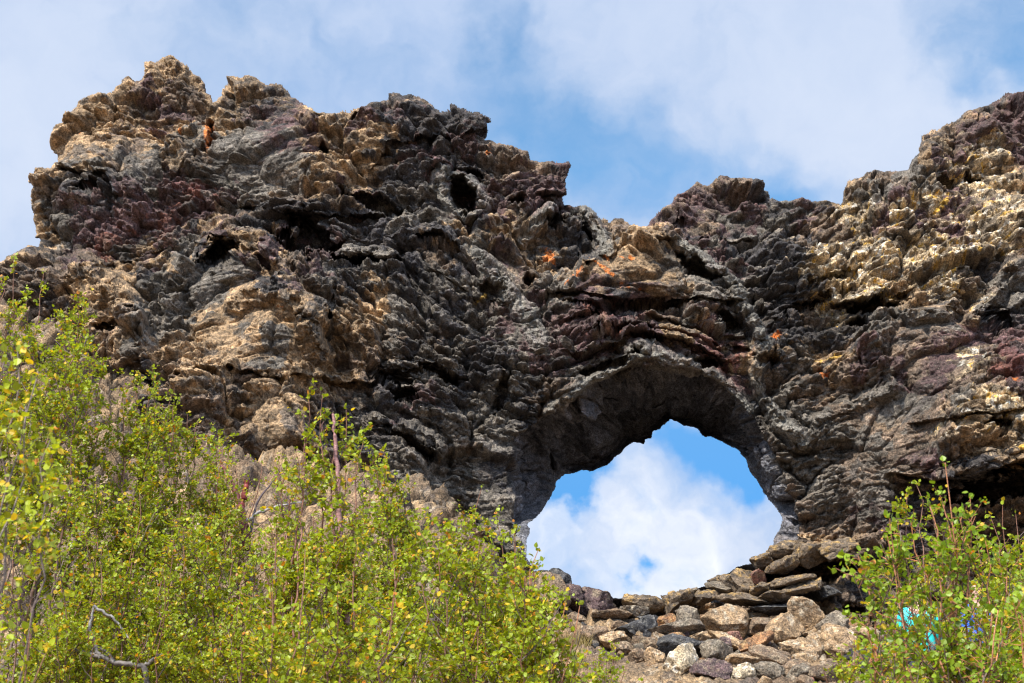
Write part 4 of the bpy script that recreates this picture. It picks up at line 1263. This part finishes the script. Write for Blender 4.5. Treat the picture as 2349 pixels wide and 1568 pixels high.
def skin_chain(name, verts, edges, radii, mat, parent, levels=2, root=0):
    me = bpy.data.meshes.new(name); me.from_pydata(verts, edges, []); me.update()
    o = bpy.data.objects.new(name, me); COL.objects.link(o); o.parent = parent
    sk = o.modifiers.new("skin", 'SKIN'); sk.use_smooth_shade = True
    sb = o.modifiers.new("sub", 'SUBSURF'); sb.levels = levels; sb.render_levels = levels
    for i, r in enumerate(radii):
        d = me.skin_vertices[0].data[i]
        d.radius = (r, r) if not isinstance(r, tuple) else r
        d.use_root = (i == root)
    me.materials.append(mat)
    return o


def person(loc, face, jacket, trousers, hair, label, group):
    e = empty("person", loc, label, "person", group)
    e.rotation_euler = (0, 0, face)
    skin = simple_mat("skin", (.55, .33, .24), .5)
    # body faces -Y (local); one continuous skin surface with head and hands
    V = [(0,0,.95),(0,.01,1.15),(0,.01,1.36),(0,0,1.47),(0,-.01,1.56),(0,-.02,1.66),(0,-.01,1.73),
         (.10,0,.90),(.11,-.02,.50),(.11,.01,.09),(.11,-.12,.04),
         (-.10,0,.90),(-.12,.03,.50),(-.12,.06,.09),(-.12,-.07,.04),
         (.18,.01,1.38),(.23,-.02,1.12),(.17,-.20,1.00),(.15,-.26,.99),
         (-.18,.01,1.38),(-.23,.0,1.12),(-.18,-.17,.98),(-.16,-.24,.97)]
    E = [(0,1),(1,2),(2,3),(3,4),(4,5),(5,6),(0,7),(7,8),(8,9),(9,10),(0,11),(11,12),(12,13),(13,14),
         (2,15),(15,16),(16,17),(17,18),(2,19),(19,20),(20,21),(21,22)]
    R = [(.14,.10),(.12,.09),(.15,.09),.055,(.070,.085),(.078,.095),(.055,.065),.085,.055,.038,.035,.085,.055,.038,.035,.055,.040,.030,.032,.055,.040,.030,.032]
    # five fingers on each hand
    for sgn, w in ((1, 18), (-1, 22)):
        hx, hy, hz = V[w]
        for k in range(4):
            i = len(V)
            x = hx + (k-1.5)*.019; L = (.062, .072, .068, .052)[k]
            V += [(x, hy-.035, hz-.005), (x, hy-.035-L*.55, hz-.014), (x, hy-.035-L*.85, hz-.040)]
            E += [(w, i), (i, i+1), (i+1, i+2)]; R += [.010, .009, .0075]
        i = len(V); V += [(hx - sgn*.035, hy-.01, hz+.004), (hx - sgn*.045, hy-.045, hz-.01)]
        E += [(w, i), (i, i+1)]; R += [.011, .009]
    skin_chain("body", V, E, R, skin, e)
    # nose, ears as small continuous bits on the face side
    J = [(0,0,.80),(0,.01,.95),(0,.01,1.15),(0,.01,1.37),(0,.0,1.46),(.20,.01,1.385),(.245,-.02,1.12),(.18,-.19,1.005),(-.20,.01,1.385),(-.245,.0,1.12),(-.19,-.16,.985)]
    JE = [(0,1),(1,2),(2,3),(3,4),(3,5),(5,6),(6,7),(3,8),(8,9),(9,10)]
    JR = [(.20,.15),(.195,.145),(.185,.135),(.18,.125),.085,.078,.064,.048,.078,.064,.048]
    skin_chain("jacket", J, JE, JR, simple_mat("jacket_cloth", jacket, .5), e)
    T = [(0,0,.88),(.10,0,.84),(.11,-.02,.50),(.11,.01,.12),(-.10,0,.84),(-.12,.03,.50),(-.12,.06,.12)]
    skin_chain("trousers", T, [(0,1),(1,2),(2,3),(0,4),(4,5),(5,6)], [(.15,.11),.105,.075,.062,.105,.075,.062], simple_mat("trouser_cloth", trousers, .8), e)
    for s in (1, -1):
        sx_ = .11 if s > 0 else -.12; yy = 0 if s > 0 else .05
        skin_chain("shoe", [(sx_, yy+.04, .05), (sx_, yy-.06, .045), (sx_, yy-.16, .035)], [(0,1),(1,2)], [.055,.052,.042], simple_mat("shoe_leather", (.05,.04,.035), .6), e)
    skin_chain("hair", [(0,.045,1.60),(0,.04,1.70),(0,-.02,1.765),(0,-.06,1.75)], [(0,1),(1,2),(2,3)], [(.075,.06),(.085,.07),(.075,.05),(.055,.03)], hair and simple_mat("hair_strands", hair, .7), e)
    return e


def stand(px, py_shoulder, Y):
    p = at(px, py_shoulder, Y); p.z -= 1.42
    return p


pa = stand(2106, 1398, 18.6)
person(pa, math.radians(168), (.02, .62, .55), (.05, .055, .07), (.10, .05, .025), "person in a bright turquoise jacket standing behind the large right birch", None)
pb = stand(2240, 1392, 20.0)
person(pb, math.radians(25), (.03, .13, .55), (.04, .04, .045), (.05, .035, .02), "person in a blue jacket almost hidden by leaves, right of the turquoise one", None)
print("FEET", pa.z, gz(pa.x, pa.y), pb.z, gz(pb.x, pb.y))
